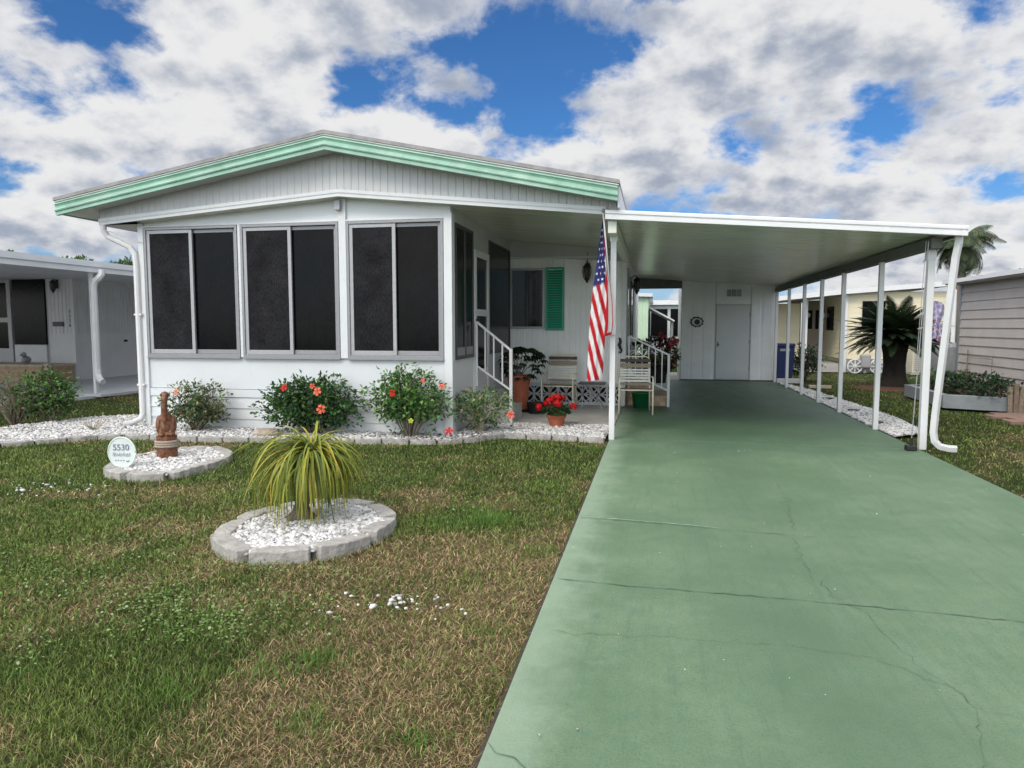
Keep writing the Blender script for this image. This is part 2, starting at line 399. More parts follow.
gm, gnt, gb = new_mat('lawn_ground')
_a = gnt.nodes.new('ShaderNodeAttribute'); _a.attribute_name = 'Col'; gnt.links.new(_a.outputs['Color'], gb.inputs['Base Color'])
gb.inputs['Roughness'].default_value = .95; gb.inputs['Specular IOR Level'].default_value = .1
_g = gnt.nodes.new('ShaderNodeNewGeometry'); _n = gnt.nodes.new('ShaderNodeTexNoise'); _n.inputs['Scale'].default_value = 45; _n.inputs['Detail'].default_value = 6
gnt.links.new(_g.outputs['Position'], _n.inputs['Vector']); _b = gnt.nodes.new('ShaderNodeBump'); _b.inputs['Strength'].default_value = .8; _b.inputs['Distance'].default_value = .03
gnt.links.new(_n.outputs['Fac'], _b.inputs['Height']); gnt.links.new(_b.outputs[0], gb.inputs['Normal'])
def sheet(name, xs, ys, z, relief=0):
    X, Y = np.meshgrid(xs, ys, indexing='ij'); Z = np.full(X.shape, z)
    if relief: Z = Z+relief*(fbm(X*1.2, Y*1.2, 3)-.6)
    v = np.stack([X, Y, Z], -1).reshape(-1, 3); ny = len(ys); nx = len(xs)
    i, j = np.meshgrid(np.arange(nx-1), np.arange(ny-1), indexing='ij'); q = (i*ny+j).ravel()
    f = np.stack([q, q+ny, q+ny+1, q+1], -1).ravel()
    return big_mesh(name, v, f, np.full(len(q), 4), ground_col(X, Y).reshape(-1, 3), gm)
def spaced(lo, hi, bounds, fine, coarse):
    r = [lo]
    while r[-1] < hi:
        r.append(r[-1]+(fine if bounds[0] <= r[-1] <= bounds[1] else max(coarse, .12*abs(r[-1]-(bounds[0] if r[-1] < bounds[0] else bounds[1])))))
    return np.array(r)
ground = sheet('ground', spaced(-400, 400, (-10, 9), .06, .5), spaced(-60, 600, (.5, 12), .06, .5), -.03, .03)
tag(ground, 'flat lawn ground, patchy green and straw brown', kind='structure')

# driveway slab with a soft edge
dv = MB()
dv.prism([(-.55,-12,-.05),(3.06,-12,-.05),(3.06,19.3,-.05),(-.55,19.3,-.05)], (0,0,.062))
dv.f = [tuple(f) for f in dv.f]
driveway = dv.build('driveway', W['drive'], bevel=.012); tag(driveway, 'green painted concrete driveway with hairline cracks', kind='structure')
back = MB().box(-.55, .69, 19.3, 22.3, -.05, .010).build('walkway', W['conc']); tag(back, 'grey concrete walkway past the shed', kind='structure')
crackm = M('crack_dark', (.08,.14,.088), .9, .4, 30)
seamm = M('seam_pale', (.30,.42,.31), .8, .3, 20)
def ribbon(name, pts, w, mat, jag=.012, z=.0165):
    P = []
    for i in range(len(pts)-1):
        a = Vector((*pts[i], 0)); b_ = Vector((*pts[i+1], 0)); n = max(2, int((b_-a).length/.045))
        for k in range(n): P.append(a.lerp(b_, k/n)+Vector((random.gauss(0, jag), random.gauss(0, jag), 0)))
    P.append(Vector((*pts[-1], 0))); mb = MB(); vs = []; fs = []
    for i, p in enumerate(P):
        d = (P[min(i+1, len(P)-1)]-P[max(i-1, 0)]).normalized(); q = Vector((-d.y, d.x, 0))*w*.5*random.uniform(.25, 1.3)
        vs += [(p+q)[:2]+(z,), (p-q)[:2]+(z,)]
    for i in range(len(P)-1): fs.append((2*i, 2*i+1, 2*i+3, 2*i+2))
    mb.add(vs, fs); return mb.build(name, mat, driveway)
ribbon('joint', [(-.52,3.86),(-.17,3.83),(.57,3.81),(1.06,3.79),(1.78,3.73),(3.0,3.66)], 0.0077, crackm, .004)
ribbon('joint', [(-.52,5.16),(-.08,5.13),(.47,5.05),(1.1,5.0)], 0.0056, crackm, .006)
ribbon('joint', [(-.52,5.19),(-.08,5.16),(.47,5.08)], .010, seamm, .006)
ribbon('joint', [(-.5,8.98),(1.2,8.9),(3.0,8.86)], .012, seamm, .004)
ribbon('joint', [(-.5,13.1),(3.0,13.0)], 0.0084, crackm, .004)
ribbon('crack', [(-.45,3.17),(-.23,3.18),(.14,3.21),(.66,3.23),(.95,3.19),(1.15,3.0),(1.2,2.86)], 0.0027, crackm)
ribbon('crack', [(1.12,6.6),(1.09,6.09),(.96,4.95),(.9,4.34),(.94,3.9),(1.05,3.74)], 0.0036, crackm, .018)
ribbon('crack', [(1.05,3.74),(1.09,3.27),(1.2,2.91),(1.18,2.77),(1.09,2.46),(1.06,1.9)], 0.0027, crackm)
ribbon('crack', [(1.2,2.84),(1.36,2.76),(1.7,2.78)], 0.0018, crackm)
ribbon('crack', [(1.95,6.5),(1.87,6.25),(1.78,5.48),(1.55,5.25)], 0.0023, crackm)
ribbon('crack', [(1.3,5.02),(1.6,5.2),(1.96,5.44),(2.45,5.22),(3.0,5.1)], 0.0027, crackm)
ribbon('crack', [(-.53,2.24),(-.43,2.16),(-.34,2.1)], 0.0045, crackm)
ribbon('crack', [(1.7,4.2),(2.1,4.4),(2.6,4.3),(2.95,4.36)], 0.0014, crackm)

# soil strip where lawn meets slab
MBs = MB().box(-.572, -.55, -2, 8.85, -.05, -.015); so_ = MBs.build('soil', W['soil']); tag(so_, kind='structure')
# gravel beds: base sheets
def flat(name, poly, z, mat, kind='structure'):
    o = MB().add([(x, y, z) for x, y in poly], [tuple(range(len(poly)))]).build(name, mat)
    return tag(o, kind=kind)
gravelm = M('white_gravel_bed', (.48,.47,.44), .9, .25, 60, bump=1, bscale=70)
flat('gravel_bed', BED, .012, gravelm); flat('gravel_bed', RING1, .02, gravelm); flat('gravel_bed', RING2, .02, gravelm); flat('gravel_bed', STRIP, .01, gravelm)
patio = MB().box(-2.6, -.55, 10.1, 12.62, -.04, .03).build('patio', W['conc']); tag(patio, kind='structure')

# ------------------------------------------------------------------ pebbles
_t = (1+5**.5)/2
CUBE = np.array([(-1,_t,0),(1,_t,0),(-1,-_t,0),(1,-_t,0),(0,-1,_t),(0,1,_t),(0,-1,-_t),(0,1,-_t),(_t,0,-1),(_t,0,1),(-_t,0,-1),(-_t,0,1)], float)*.5
CUBEF = np.array([(0,11,5),(0,5,1),(0,1,7),(0,7,10),(0,10,11),(1,5,9),(5,11,4),(11,10,2),(10,7,6),(7,1,8),(3,9,4),(3,4,2),(3,2,6),(3,6,8),(3,8,9),(4,9,5),(2,4,11),(6,2,10),(8,6,7),(9,8,1)])
def chips(name, poly, n, size, z, label, hole=None, tone=(.64,.63,.61), pts=None, kind='stuff', hump=0):
    P = np.array(poly); lo = P.min(0); hi = P.max(0)
    if pts is None:
        X = np.empty(0); Yv = np.empty(0)
        while len(X) < n:
            x = rng.uniform(lo[0], hi[0], n*2); y = rng.uniform(lo[1], hi[1], n*2); k = inpoly(x, y, poly)
            if hole is not None: k &= ~hole(x, y)
            X = np.append(X, x[k]); Yv = np.append(Yv, y[k])
        X = X[:n]; Yv = Yv[:n]
    else: X, Yv = pts; n = len(X)
    s = rng.gamma(6, size/6, n)[:, None, None]
    v = CUBE[None]*(1+rng.uniform(-.30, .30, (n, 12, 3)))*s*np.array([1.15,.85,.6])
    a = rng.uniform(0, 2*PI, n); t = rng.normal(0, .45, n)
    c, sn = np.cos(t)[:, None], np.sin(t)[:, None]
    y2 = v[..., 1]*c-v[..., 2]*sn; z2 = v[..., 1]*sn+v[..., 2]*c; v[..., 1] = y2; v[..., 2] = z2
    c, sn = np.cos(a)[:, None], np.sin(a)[:, None]
    x2 = v[..., 0]*c-v[..., 1]*sn; y2 = v[..., 0]*sn+v[..., 1]*c; v[..., 0] = x2; v[..., 1] = y2
    v[..., 0] += X[:, None]; v[..., 1] += Yv[:, None]
    zz = z+rng.uniform(0, .018, n)
    if hump:
        cen = P.mean(0); rr = np.hypot(X-cen[0], Yv-cen[1]); zz = zz+hump*np.clip(1-(rr/.75)**2, 0, 1)
    v[..., 2] += zz[:, None]
    br = np.where(rng.random(n) < .22, rng.uniform(.40, .75, n), rng.uniform(.82, 1.15, n))
    col = (np.array(tone)[None]*br[:, None])[:, None, :].repeat(12, 1).reshape(-1, 3)
    col = np.clip(col*(1+rng.normal(0, .02, col.shape)), 0, .9)
    f = (CUBEF[None]+(np.arange(n)*12)[:, None, None]).ravel()
    o = big_mesh(name, v.reshape(-1, 3), f, np.full(n*20, 3), col, stonem)
    return tag(o, label, 'gravel', kind=kind)
chips('pebbles', RING1, 6500, .0145, .012, 'white marble chips heaped inside the ring around the ponytail palm', hump=.025)
chips('pebbles', RING2, 4200, .0145, .012, 'white marble chips inside the ring around the wooden pelican', hump=.012)
chips('pebbles', BED, 22000, .0155, .016, 'white marble chips along the front wall of the house')
chips('pebbles', STRIP, 8000, .016, .014, 'white marble chips in the strip beside the carport posts')
_n = 80
chips('grit', [(-.5,2),(3,2),(3,9),(-.5,9)], 0, .0038, .014, 'tiny pale grit and bits of gravel lying on the green driveway', pts=(rng.uniform(-.5, 3.0, _n), 1.6+7.0*rng.random(_n)**1.5))
_x = np.concatenate([rng.normal(-1.25,.10,34), rng.normal(-1.62,.10,9), rng.normal(-5.2,.4,40), rng.normal(-1.05,.1,4)]); _y = np.concatenate([rng.normal(3.38,.06,34), rng.normal(3.3,.1,9), rng.normal(5.2,.2,40), rng.normal(3.3,.1,4)])
chips('stray_pebbles', RING1, 0, .0105, .0, 'stray white chips scattered in the lawn', pts=(_x, _y))

# ------------------------------------------------------------------ grass
def blades(x, y, h, w, lean, col, colvar=.18):
    n = len(x); a = rng.uniform(0, 2*PI, n); la = rng.uniform(0, 2*PI, n)
    dx, dy = np.cos(a)*w/2, np.sin(a)*w/2
    lx, ly = np.cos(la)*np.sin(lean)*h, np.sin(la)*np.sin(lean)*h; lz = np.cos(lean)*h
    z0 = np.full(n, -.03)+.03*(fbm(x*1.2, y*1.2, 3)-.6)
    v = np.empty((n, 5, 3))
    v[:, 0] = np.stack([x-dx, y-dy, z0], -1); v[:, 1] = np.stack([x+dx, y+dy, z0], -1)
    v[:, 2] = np.stack([x+dx*.8+lx*.4, y+dy*.8+ly*.4, z0+lz*.62], -1); v[:, 3] = np.stack([x-dx*.8+lx*.4, y-dy*.8+ly*.4, z0+lz*.62], -1)
    v[:, 4] = np.stack([x+lx, y+ly, z0+lz], -1)
    c = np.clip(col*(1+rng.normal(0, colvar, (n, 1))), .004, .8)
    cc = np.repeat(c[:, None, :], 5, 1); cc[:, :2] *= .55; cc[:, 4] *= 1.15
    base = (np.arange(n)*5)[:, None]
    f = np.concatenate([base+np.array([[0,1,2,3]]), base+np.array([[3,2,4]])], 1)
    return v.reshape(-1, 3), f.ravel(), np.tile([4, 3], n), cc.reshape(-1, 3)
def joinb(parts):
    V, F, Z, C = [], [], [], []; off = 0
    for v, f, z, c in parts: V.append(v); F.append(f+off); Z.append(z); C.append(c); off += len(v)
    return np.concatenate(V), np.concatenate(F), np.concatenate(Z), np.concatenate(C)
def sample(x0, x1, y0, y1, dens):
    n = int((x1-x0)*(y1-y0)*dens); return rng.uniform(x0, x1, n), rng.uniform(y0, y1, n)
def lawn_pts(regions, holes):
    X, Y = [], []
    for r in regions:
        x, y = sample(*r); X.append(x); Y.append(y)
    x = np.concatenate(X); y = np.concatenate(Y); k = np.ones(len(x), bool)
    for h in holes: k &= ~inpoly(x+rng.normal(0,.012,len(x)), y, h)
    return x[k], y[k]
def grow(name, label, regions, holes):
    x, y = lawn_pts(regions, holes); n = len(x)
    b, n2 = lawn_fields(x, y)
    dead = rng.random(n) < np.clip(.08+.68*b, .06, .76)
    patch = fbm(x*2.2+70, y*2.2+20, 3)[:, None]
    green = np.array([.088,.142,.033])*(1-patch)+np.array([.225,.29,.072])*patch
    straw = np.array([.52,.385,.205])*(.42+.85*rng.random((n, 1))**1.3)
    col = np.where(dead[:, None], straw, green*(.5+.95*rng.random((n, 1))))
    h = np.where(dead, rng.uniform(.018, .048, n), rng.uniform(.02, .052, n))*(.8+.5*n2)
    lean = np.where(dead, rng.uniform(.7, 1.45, n), rng.uniform(.15, 1.1, n))
    dist = np.hypot(x, y); w = np.clip(.0014+.0008*dist, .0026, .013)*rng.uniform(.7, 1.3, n)
    return blades(x, y, h, w, lean, col)
HOL = [BED, RING1, RING2, [(-.562,-5),(3.07,-5),(3.07,20),(-.562,20)]]
def wedge(y): return -.98*y-1.6
regL = [(max(wedge(y+.5), -9.5), -.556, y, y+.5, d) for y, d in ((1.4,13000),(1.9,15000),(2.4,13000),(2.9,10500),(3.4,8500),(3.9,7000),(4.4,5600),(4.9,4700),(5.4,3900),(5.9,3200),(6.4,2700),(6.9,2300),(7.4,2000),(7.9,1800),(8.4,1600))]
parts = [grow('g', '', regL, HOL)]
# greener tufts
for cx, cy, r, n, hh in ((-1.19,5.03,.11,420,.12),(-1.5,4.98,.16,260,.08),(-1.36,5.35,.13,200,.08),(-1.42,2.75,.10,170,.10),(-1.6,2.6,.10,120,.09),(-1.9,2.35,.12,140,.09),(-2.15,2.9,.14,160,.08),(-.72,4.4,.1,110,.08),(-.78,3.2,.09,90,.07),(-.95,6.4,.18,200,.07),(-1.25,2.3,.08,100,.09),(-1.62,3.05,.12,120,.09),(-3.1,3.2,.15,140,.08),(-.72,8.3,.12,160,.08),(-1.4,8.6,.18,200,.07),(-2.6,2.35,.12,120,.09),(-.8,2.25,.07,90,.08)):
    n = int(n*1.3); x = rng.normal(cx, r*.75, n); y = rng.normal(cy, r*.6, n)
    parts.append(blades(x, y, rng.uniform(.4, .85, n)*hh, np.full(n, .0042), rng.uniform(.1, .95, n), np.tile([.12,.22,.045], (n, 1)), .25))
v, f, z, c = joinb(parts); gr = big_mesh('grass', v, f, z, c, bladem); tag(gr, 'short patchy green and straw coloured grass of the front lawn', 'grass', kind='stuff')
# clover leaves between the blades
def clover(patches):
    X = []; Y = []
    for cx, cy, sx, sy, n in patches: X.append(rng.normal(cx, sx, n)); Y.append(rng.normal(cy, sy, n))
    x = np.concatenate(X); y = np.concatenate(Y)
    k = ~inpoly(x, y, RING1) & ~inpoly(x, y, RING2) & ~inpoly(x, y, BED) & (x < -.62); x = x[k]; y = y[k]; n = len(x)
    s = rng.uniform(.004, .0085, n); a = rng.uniform(0, 2*PI, n); t1 = rng.normal(0, .35, n); t2 = rng.normal(0, .35, n); z = rng.uniform(-.005, .025, n)
    v = np.empty((n, 6, 3))
    for i in range(6):
        px = np.cos(a+i*PI/3)*s; py = np.sin(a+i*PI/3)*s*.85
        v[:, i] = np.stack([x+px, y+py, z+px*t1+py*t2], -1)
    col = np.array([.13,.22,.055])*rng.uniform(.6, 1.5, (n, 1)); lite = rng.random(n) < .12; col[lite] = np.array([.30,.38,.20])
    f = (np.arange(n)*6)[:, None]+np.arange(6)
    o = big_mesh('clover', v.reshape(-1, 3), f.ravel(), np.full(n, 6), col[:, None].repeat(6, 1).reshape(-1, 3), bladem)
    tag(o, 'low clover weeds with small round leaves spreading through the lawn', 'clover', kind='stuff')
clover([(-2.55,3.15,.34,.17,1100),(-2.1,2.95,.24,.12,500),(-3.5,3.5,.4,.3,800),(-3.1,4.2,.3,.25,350),(-2.2,3.72,.35,.07,380),(-5,4.8,.8,.5,700),(-1.5,5.2,.3,.3,250),(-6,6,.7,.6,350),(-1.0,6.2,.4,.5,200),(-4,6,.8,.6,400),(-2.4,6.2,.6,.5,300),(-2.75,2.55,.2,.1,160),(-1.7,3.3,.3,.12,220)])
# right lawn, and lawn by the neighbours (wider, sparser)
regR = [(3.08, 7, 3.5, 7, 500),(3.08, 8.5, 7, 11, 750),(3.08, 6.4, 11, 15, 420),(3.08, 9.5, 15, 23.3, 170),(-.5,1.2,22.4,26,150),(-11.2,-7.15,8.6,15,260),(-11.2,-9.0,4.5,8.6,420)]
holR = [STRIP, BED, [(5.0,13.3),(6.3,13.0),(6.4,16.2),(5.15,16.2)]]
v, f, z, c = grow('g', '', regR, holR); gr2 = big_mesh('grass', v, f, z, c, bladem); tag(gr2, 'short grass of the side lawns beyond the carport and towards the neighbours', 'grass', kind='stuff')
# damp leaf litter in the beds
def litter(cx, cy, r, n):
    x = rng.normal(cx, r, n); y = rng.normal(cy, r*.5, n)
    return blades(x, y+0, rng.uniform(.02, .05, n), rng.uniform(.01, .025, n), rng.uniform(1.2, 1.5, n), np.tile([.11,.05,.03], (n, 1)), .35)
def shift(b): b[0][:, 2] += .07; return b
v, f, z, c = joinb([shift(litter(-3.15,8.62,.28,240)), shift(litter(-2.35,8.75,.22,180)), shift(litter(-4.65,8.55,.3,100)), shift(litter(-8.6,8.1,.3,160)), shift(litter(-2.7,8.5,.35,160))])
tag(big_mesh('leaf_litter', v, f, z, c, bladem), 'brown dead leaves lying under the hibiscus bushes', 'leaf litter', kind='stuff')

# ================================================================== EDGING BLOCKS
def edging_block(length, label, group, loc, rz, depth=.12, h=.085, seed=0):
    r = random.Random(seed); mb = MB(); n = 7; top = []; fr = []
    pts = []
    for i in range(n+1):
        t = -length/2+length*i/n; bulge = .018*math.sin(PI*i/n)
        pts.append((t, -depth/2-bulge+r.uniform(-.006,.006)))
    for i in range(n, -1, -1):
        t = -length/2+length*i/n; pts.append((t, depth/2-.012*math.sin(PI*i/n)+r.uniform(-.004,.004)))
    lo = [(x, y, -.06) for x, y in pts]; hi = [(x*.985, y*.96, h+r.uniform(-.005,.005)) for x, y in pts]
    m = len(pts); fs = [tuple(range(m, 2*m))]
    for i in range(m): j = (i+1) % m; fs.append((i, j, j+m, i+m))
    mb.add(lo+hi, fs)
    o = mb.build('edging_block', W['edge'], bevel=.007); o.location = loc; o.rotation_euler = (r.uniform(-.02,.02), r.uniform(-.03,.03), rz)
    return tag(o, label, 'edging block', group)
def resample(poly, closed, step):
    P = [Vector((*p, 0)) for p in poly] + ([Vector((*poly[0], 0))] if closed else [])
    L = [0]
    for i in range(len(P)-1): L.append(L[-1]+(P[i+1]-P[i]).length)
    n = max(1, round(L[-1]/step)); out = []
    def at(s):
        for i in range(len(P)-1):
            if s <= L[i+1]+1e-6: return P[i].lerp(P[i+1], (s-L[i])/max(1e-6, L[i+1]-L[i]))
        return P[-1]
    for k in range(n):
        a = at(L[-1]*k/n); b_ = at(L[-1]*(k+1)/n); out.append((a.lerp(b_, .5), (b_-a).length, math.atan2(b_.y-a.y, b_.x-a.x)))
    return out
for i, (p, l, a) in enumerate(resample(RING1, True, .40)):
    edging_block(l*.925, 'chunky grey concrete edging block in the ring around the ponytail palm', 'edging blocks around the ponytail palm', (p.x, p.y, 0), a, .13, .056, i)
for i, (p, l, a) in enumerate(resample(RING2, True, .42)):
    edging_block(l*.92, 'weathered concrete edging block in the ring around the wooden pelican', 'edging blocks around the pelican', (p.x, p.y, 0), a, .135, .045, 50+i)
for i, (p, l, a) in enumerate(resample(BEDF, False, .34)):
    edging_block(l*.95, 'low concrete edging block in the row between lawn and white gravel bed', 'edging blocks along the front bed', (p.x, p.y, 0), a, .085, .034, 90+i)

# ================================================================== THE HOUSE
house = empty('mobile_home', (-4.1, 8.8, 0), 'white mobile home with mint green roof edge, dark screened sunroom and recessed porch', 'house')
RX, RZ, LX, LZ, EX, EZ = -4.1, 3.88, -8.1, 3.19, -.45, 3.12      # roof ridge, left eave, right eave
def rz_(x): return LZ+(RZ-LZ)*(x-LX)/(RX-LX) if x < RX else RZ+(EZ-RZ)*(x-RX)/(EX-RX)
def trimz(x): return 2.855+(3.125-2.855)*(x+7.65)/(7.65-4.05) if x < -4.05 else 3.125+(2.785-3.125)*(x+4.05)/(4.05-.6)
YB, YF = 22.3, 8.33
# roof
mb = MB()
for a, b_ in (((LX-.02, LZ), (RX, RZ)), ((RX, RZ), (EX+.02, EZ))):
    mb.prism([(a[0], YF-.012, a[1]-.03), (b_[0], YF-.012, b_[1]-.03), (b_[0], YF-.012, b_[1]+.015), (a[0], YF-.012, a[1]+.015)], (0, YB-YF, 0))
roof = mb.build('roof', W['roof'], house)
# green front fascia, a stepped gutter-like profile swept along both slopes
prof = [(.030,-.045),(-.012,-.045),(-.012,-.062),(-.040,-.066),(-.043,-.078),(-.030,-.088),(-.018,-.110),(-.020,-.135),(-.040,-.150),(-.046,-.158),(-.040,-.172),(-.022,-.178),(-.022,-.222),(.030,-.222)]
def st(x): return lambda a, b_: (x, 8.36+a, rz_(x)+b_)
MB().sweep(prof, [st(LX), st(-6), st(RX), st(-2), st(EX)]).build('fascia', W['mint'], house)
lip = [(.02,-.040),(-.03,-.040),(-.034,-.052),(.02,-.058)]
MB().sweep([(a, b_+.008) for a, b_ in lip], [st(LX-.01), st(RX), st(EX+.01)]).build('drip_edge', W['white'], house)
# side fascias
MB().box(LX-.03, LX, 8.36, YB, LZ-.20, LZ-.045).build('fascia', W['mint'], house)
MB().prism([(EX,8.40,2.83),(EX,YB,2.83),(EX,YB,EZ-.045),(EX,8.40,EZ-.045)], (.02,0,0)).build('side_fascia', W['trim'], house)
# gable panel
mb = MB(); ribbed(mb, (-7.65,8.62,0), (1,0,0), (0,-1,0), 7.2, lambda t: trimz(-7.65+t)+.06, lambda t: rz_(-7.65+t)-.06, .1, .007)
gp = mb.build('gable_panel', W['siding'], house)
tp = [(0,0),(-.018,0),(-.018,.035),(-.026,.05),(-.026,.09),(0,.095)]
def st2(x): return lambda a, b_: (x, 8.617+a, trimz(x)+b_)
MB().sweep(tp, [st2(-7.655), st2(-4.05), st2(-.6)]).build('gable_trim', W['trim'], house)
# boxed eave on the left, soffits
mb = MB()
mb.add([(-7.655,8.62,2.855),(-7.655,YB,2.855),(-7.655,YB,rz_(-7.65)-.05),(-7.655,8.62,rz_(-7.65)-.05)], [(0,1,2,3)])
mb.build('eave_panel', W['siding'], house)
mb = MB()
mb.add([(-8.08,8.38,LZ-.19),(-7.66,8.38,rz_(-7.65)-.20),(-7.66,YB,rz_(-7.65)-.20),(-8.08,YB,LZ-.19)], [(0,1,2,3)])
mb.add([(-7.64,8.63,2.857),(-7.1,8.63,2.857),(-7.1,YB,2.857),(-7.64,YB,2.857)], [(0,1,2,3)])
for a, b_ in ((-7.1,-4.05),(-4.05,-2.6)):
    mb.add([(a,8.62,trimz(a)+.003),(b_,8.62,trimz(b_)+.003),(b_,8.80,trimz(b_)+.003),(a,8.80,trimz(a)+.003)], [(0,1,2,3)])
mb.build('soffit', W['ceil'], house)
mb = MB()
for a, b_ in ((-7.66,RX),(RX,EX)): mb.add([(a,8.38,rz_(a)-.20),(b_,8.38,rz_(b_)-.20),(b_,8.64,rz_(b_)-.20),(a,8.64,rz_(a)-.20)], [(0,1,2,3)])
mb.build('soffit', W['siding'], house)
# porch ceiling with shallow seams
def ceiling(mb, x0, x1, zf, y0, y1, pitch, groove=.008, gw=.018):
    y = y0
    while y < y1-1e-6:
        ye = min(y+pitch, y1); g = ye-gw
        for (ya, za), (yb, zb) in (((y,0),(g,0)),((g,0),(g+.006,groove)),((g+.006,groove),(ye-.006,groove)),((ye-.006,groove),(ye,0))):
            mb.add([(x0,ya,zf(x0)+za),(x1,ya,zf(x1)+za),(x1,yb,zf(x1)+zb),(x0,yb,zf(x0)+zb)], [(0,3,2,1)])
        y = ye
mb = MB(); ceiling(mb, -2.62, -.5, lambda x: trimz(x)+.004, 8.62, 12.62, .40); mb.build('porch_ceiling', W['ceil'], house)
MB().add([(-2.6,12.57,2.70),(-.53,12.57,2.58),(-.53,12.57,2.79),(-2.6,12.57,2.99)], [(0,1,2,3)]).build('porch_header', W['siding'], house)
MB().box(-2.58,-.53,12.54,12.566,2.655,2.685).build('porch_moulding', W['trim'], house)
# front wall of the sunroom
mb = MB()
mb.box(-7.10,-2.60,8.80,8.90,.57,1.015)
mb.box(-7.102,-2.598,8.782,8.80,.455,.565)
mb.build('front_wall', W['whitepanel'], house, bevel=.003)
mb = MB(); lap(mb, (-7.10,8.80,0), (1,0,0), (0,-1,0), 4.5, .0, .452, .151, .016); mb.build('front_lap_siding', W['whitepanel'], house)
mb = MB(); mb.prism([(-7.10,8.80,2.83),(-2.60,8.80,2.83),(-2.60,8.80,trimz(-2.6)+.02),(-4.05,8.80,3.14),(-7.10,8.80,trimz(-7.1)+.02)], (0,.1,0)); mb.build('front_header', W['whitepanel'], house)
mb = MB()
for x0, x1 in ((-7.18,-7.095),(-2.685,-2.575)): mb.box(x0, x1, 8.765, 8.90, 0, 2.90)
mb.box(-5.625,-5.585,8.77,8.88,1.015,2.83); mb.box(-4.135,-4.03,8.765,8.88,1.015,3.13)
mb.box(-7.095,-2.685,8.772,8.80,2.83,2.852)
mb.build('wall_post', W['trim'], house, bevel=.004)
MB().box(-4.16,-4.08,8.70,8.765,2.97,3.10).build('ridge_light_box', W['alulite'], house, bevel=.006)
# sunroom windows: two sashes each
for x0, x1, xm in ((-7.085,-5.63,-6.36),(-5.58,-4.14,-4.86),(-4.025,-2.69,-3.37)):
    fr = MB(); frame(fr, x0, x1, 1.02, 2.825, 8.76, 8.86, .034, .04); w = fr.build('sunroom_window', W['alu'], house, bevel=.003)
    sl = MB().box(x0-.005, x1+.005, 8.745, 8.79, 1.00, 1.022).build('sill', W['alu'], w)
    for k, (a, b_, yy, mt) in enumerate(((x0+.036, xm+.028, 8.775, 'mesh_grey'), (xm-.028, x1-.036, 8.812, 'mesh_dark'))):
        s = MB(); frame(s, a, b_, 1.062, 2.788, yy, yy+.028, .048, .058); s.build('sash', W['alulite'] if k == 0 else W['alu'], w, bevel=.003)
        MB().box(a+.046, b_-.046, yy+.010, yy+.018, 1.118, 2.742).build('screen', W[mt], w)
# right wall of the sunroom (faces the porch)
MB().box(-2.70,-2.60,8.90,12.62,0,1.0).build('porch_side_wall', W['whitepanel'], house)
MB().add([(-2.6,8.90,2.56),(-2.6,12.62,2.56),(-2.6,12.62,3.02),(-2.6,8.90,3.02)], [(0,1,2,3)]).build('porch_side_header', W['siding'], house)
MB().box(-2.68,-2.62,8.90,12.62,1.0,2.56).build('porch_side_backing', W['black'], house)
fr = MB(); frameX(fr, 8.96, 9.88, 1.0, 2.80, -2.615, -2.575, .05); w = fr.build('sunroom_window', W['alud'], house)
MB().box(-2.605,-2.588,9.0,9.84,1.05,2.75).build('screen', W['mesh_dark'], w); MB().box(-2.60,-2.572,9.40,9.45,1.05,2.75).build('sash', W['alud'], w)
MB().box(-2.603,-2.578,9.01,9.83,1.05,1.16).build('sash_rail', W['alu'], w)
d = MB(); frameX(d, 9.93, 10.82, .45, 2.56, -2.612, -2.565, .10, .10); d.box(-2.605,-2.57,10.03,10.72,1.60,1.70); d.box(-2.602,-2.578,10.03,10.72,.55,.80)
door = d.build('screen_door', W['white'], house, bevel=.003)
MB().box(-2.600,-2.588,10.03,10.72,.80,2.46).build('screen', W['mesh_dark'], door)
MB().box(-2.565,-2.52,9.97,10.0,1.44,1.56).build('handle', W['iron'], door)
fr = MB(); frameX(fr, 10.90, 12.52, 1.0, 2.80, -2.615, -2.58, .03); w = fr.build('sunroom_window', W['alud'], house)
MB().box(-2.608,-2.594,10.93,12.49,1.03,2.77).build('screen', W['mesh_dark'], w)
# porch back wall
mb = MB(); ribbed(mb, (-2.6,12.60,0), (1,0,0), (0,-1,0), 2.08, lambda t: .42, lambda t: 2.75, .10, .016)
mb.build('porch_wall', W['porchsiding'], house)
MB().box(-2.6,-.53,12.585,12.66,.375,.425).build('porch_sill_board', W['trim'], house)
fr = MB(); frame(fr, -2.598, -1.955, 1.40, 2.49, 12.555, 12.60, .04); w = fr.build('porch_window', W['alulite'], house)
MB().box(-2.56,-1.99,12.575,12.59,1.44,2.45).build('pane', W['glass'], w)
MB().box(-2.29,-2.265,12.565,12.592,1.44,2.45).build('sash', W['alud'], w)
sh = MB(); frame(sh, -1.94, -1.61, 1.37, 2.50, 12.555, 12.592, .035)
for k in range(24):
    z = 1.41+k*.0435; sh.add([(-1.905,12.562,z),(-1.645,12.562,z),(-1.645,12.585,z+.040),(-1.905,12.585,z+.040)], [(0,1,2,3)])
sh.build('shutter', W['shutter'], house)
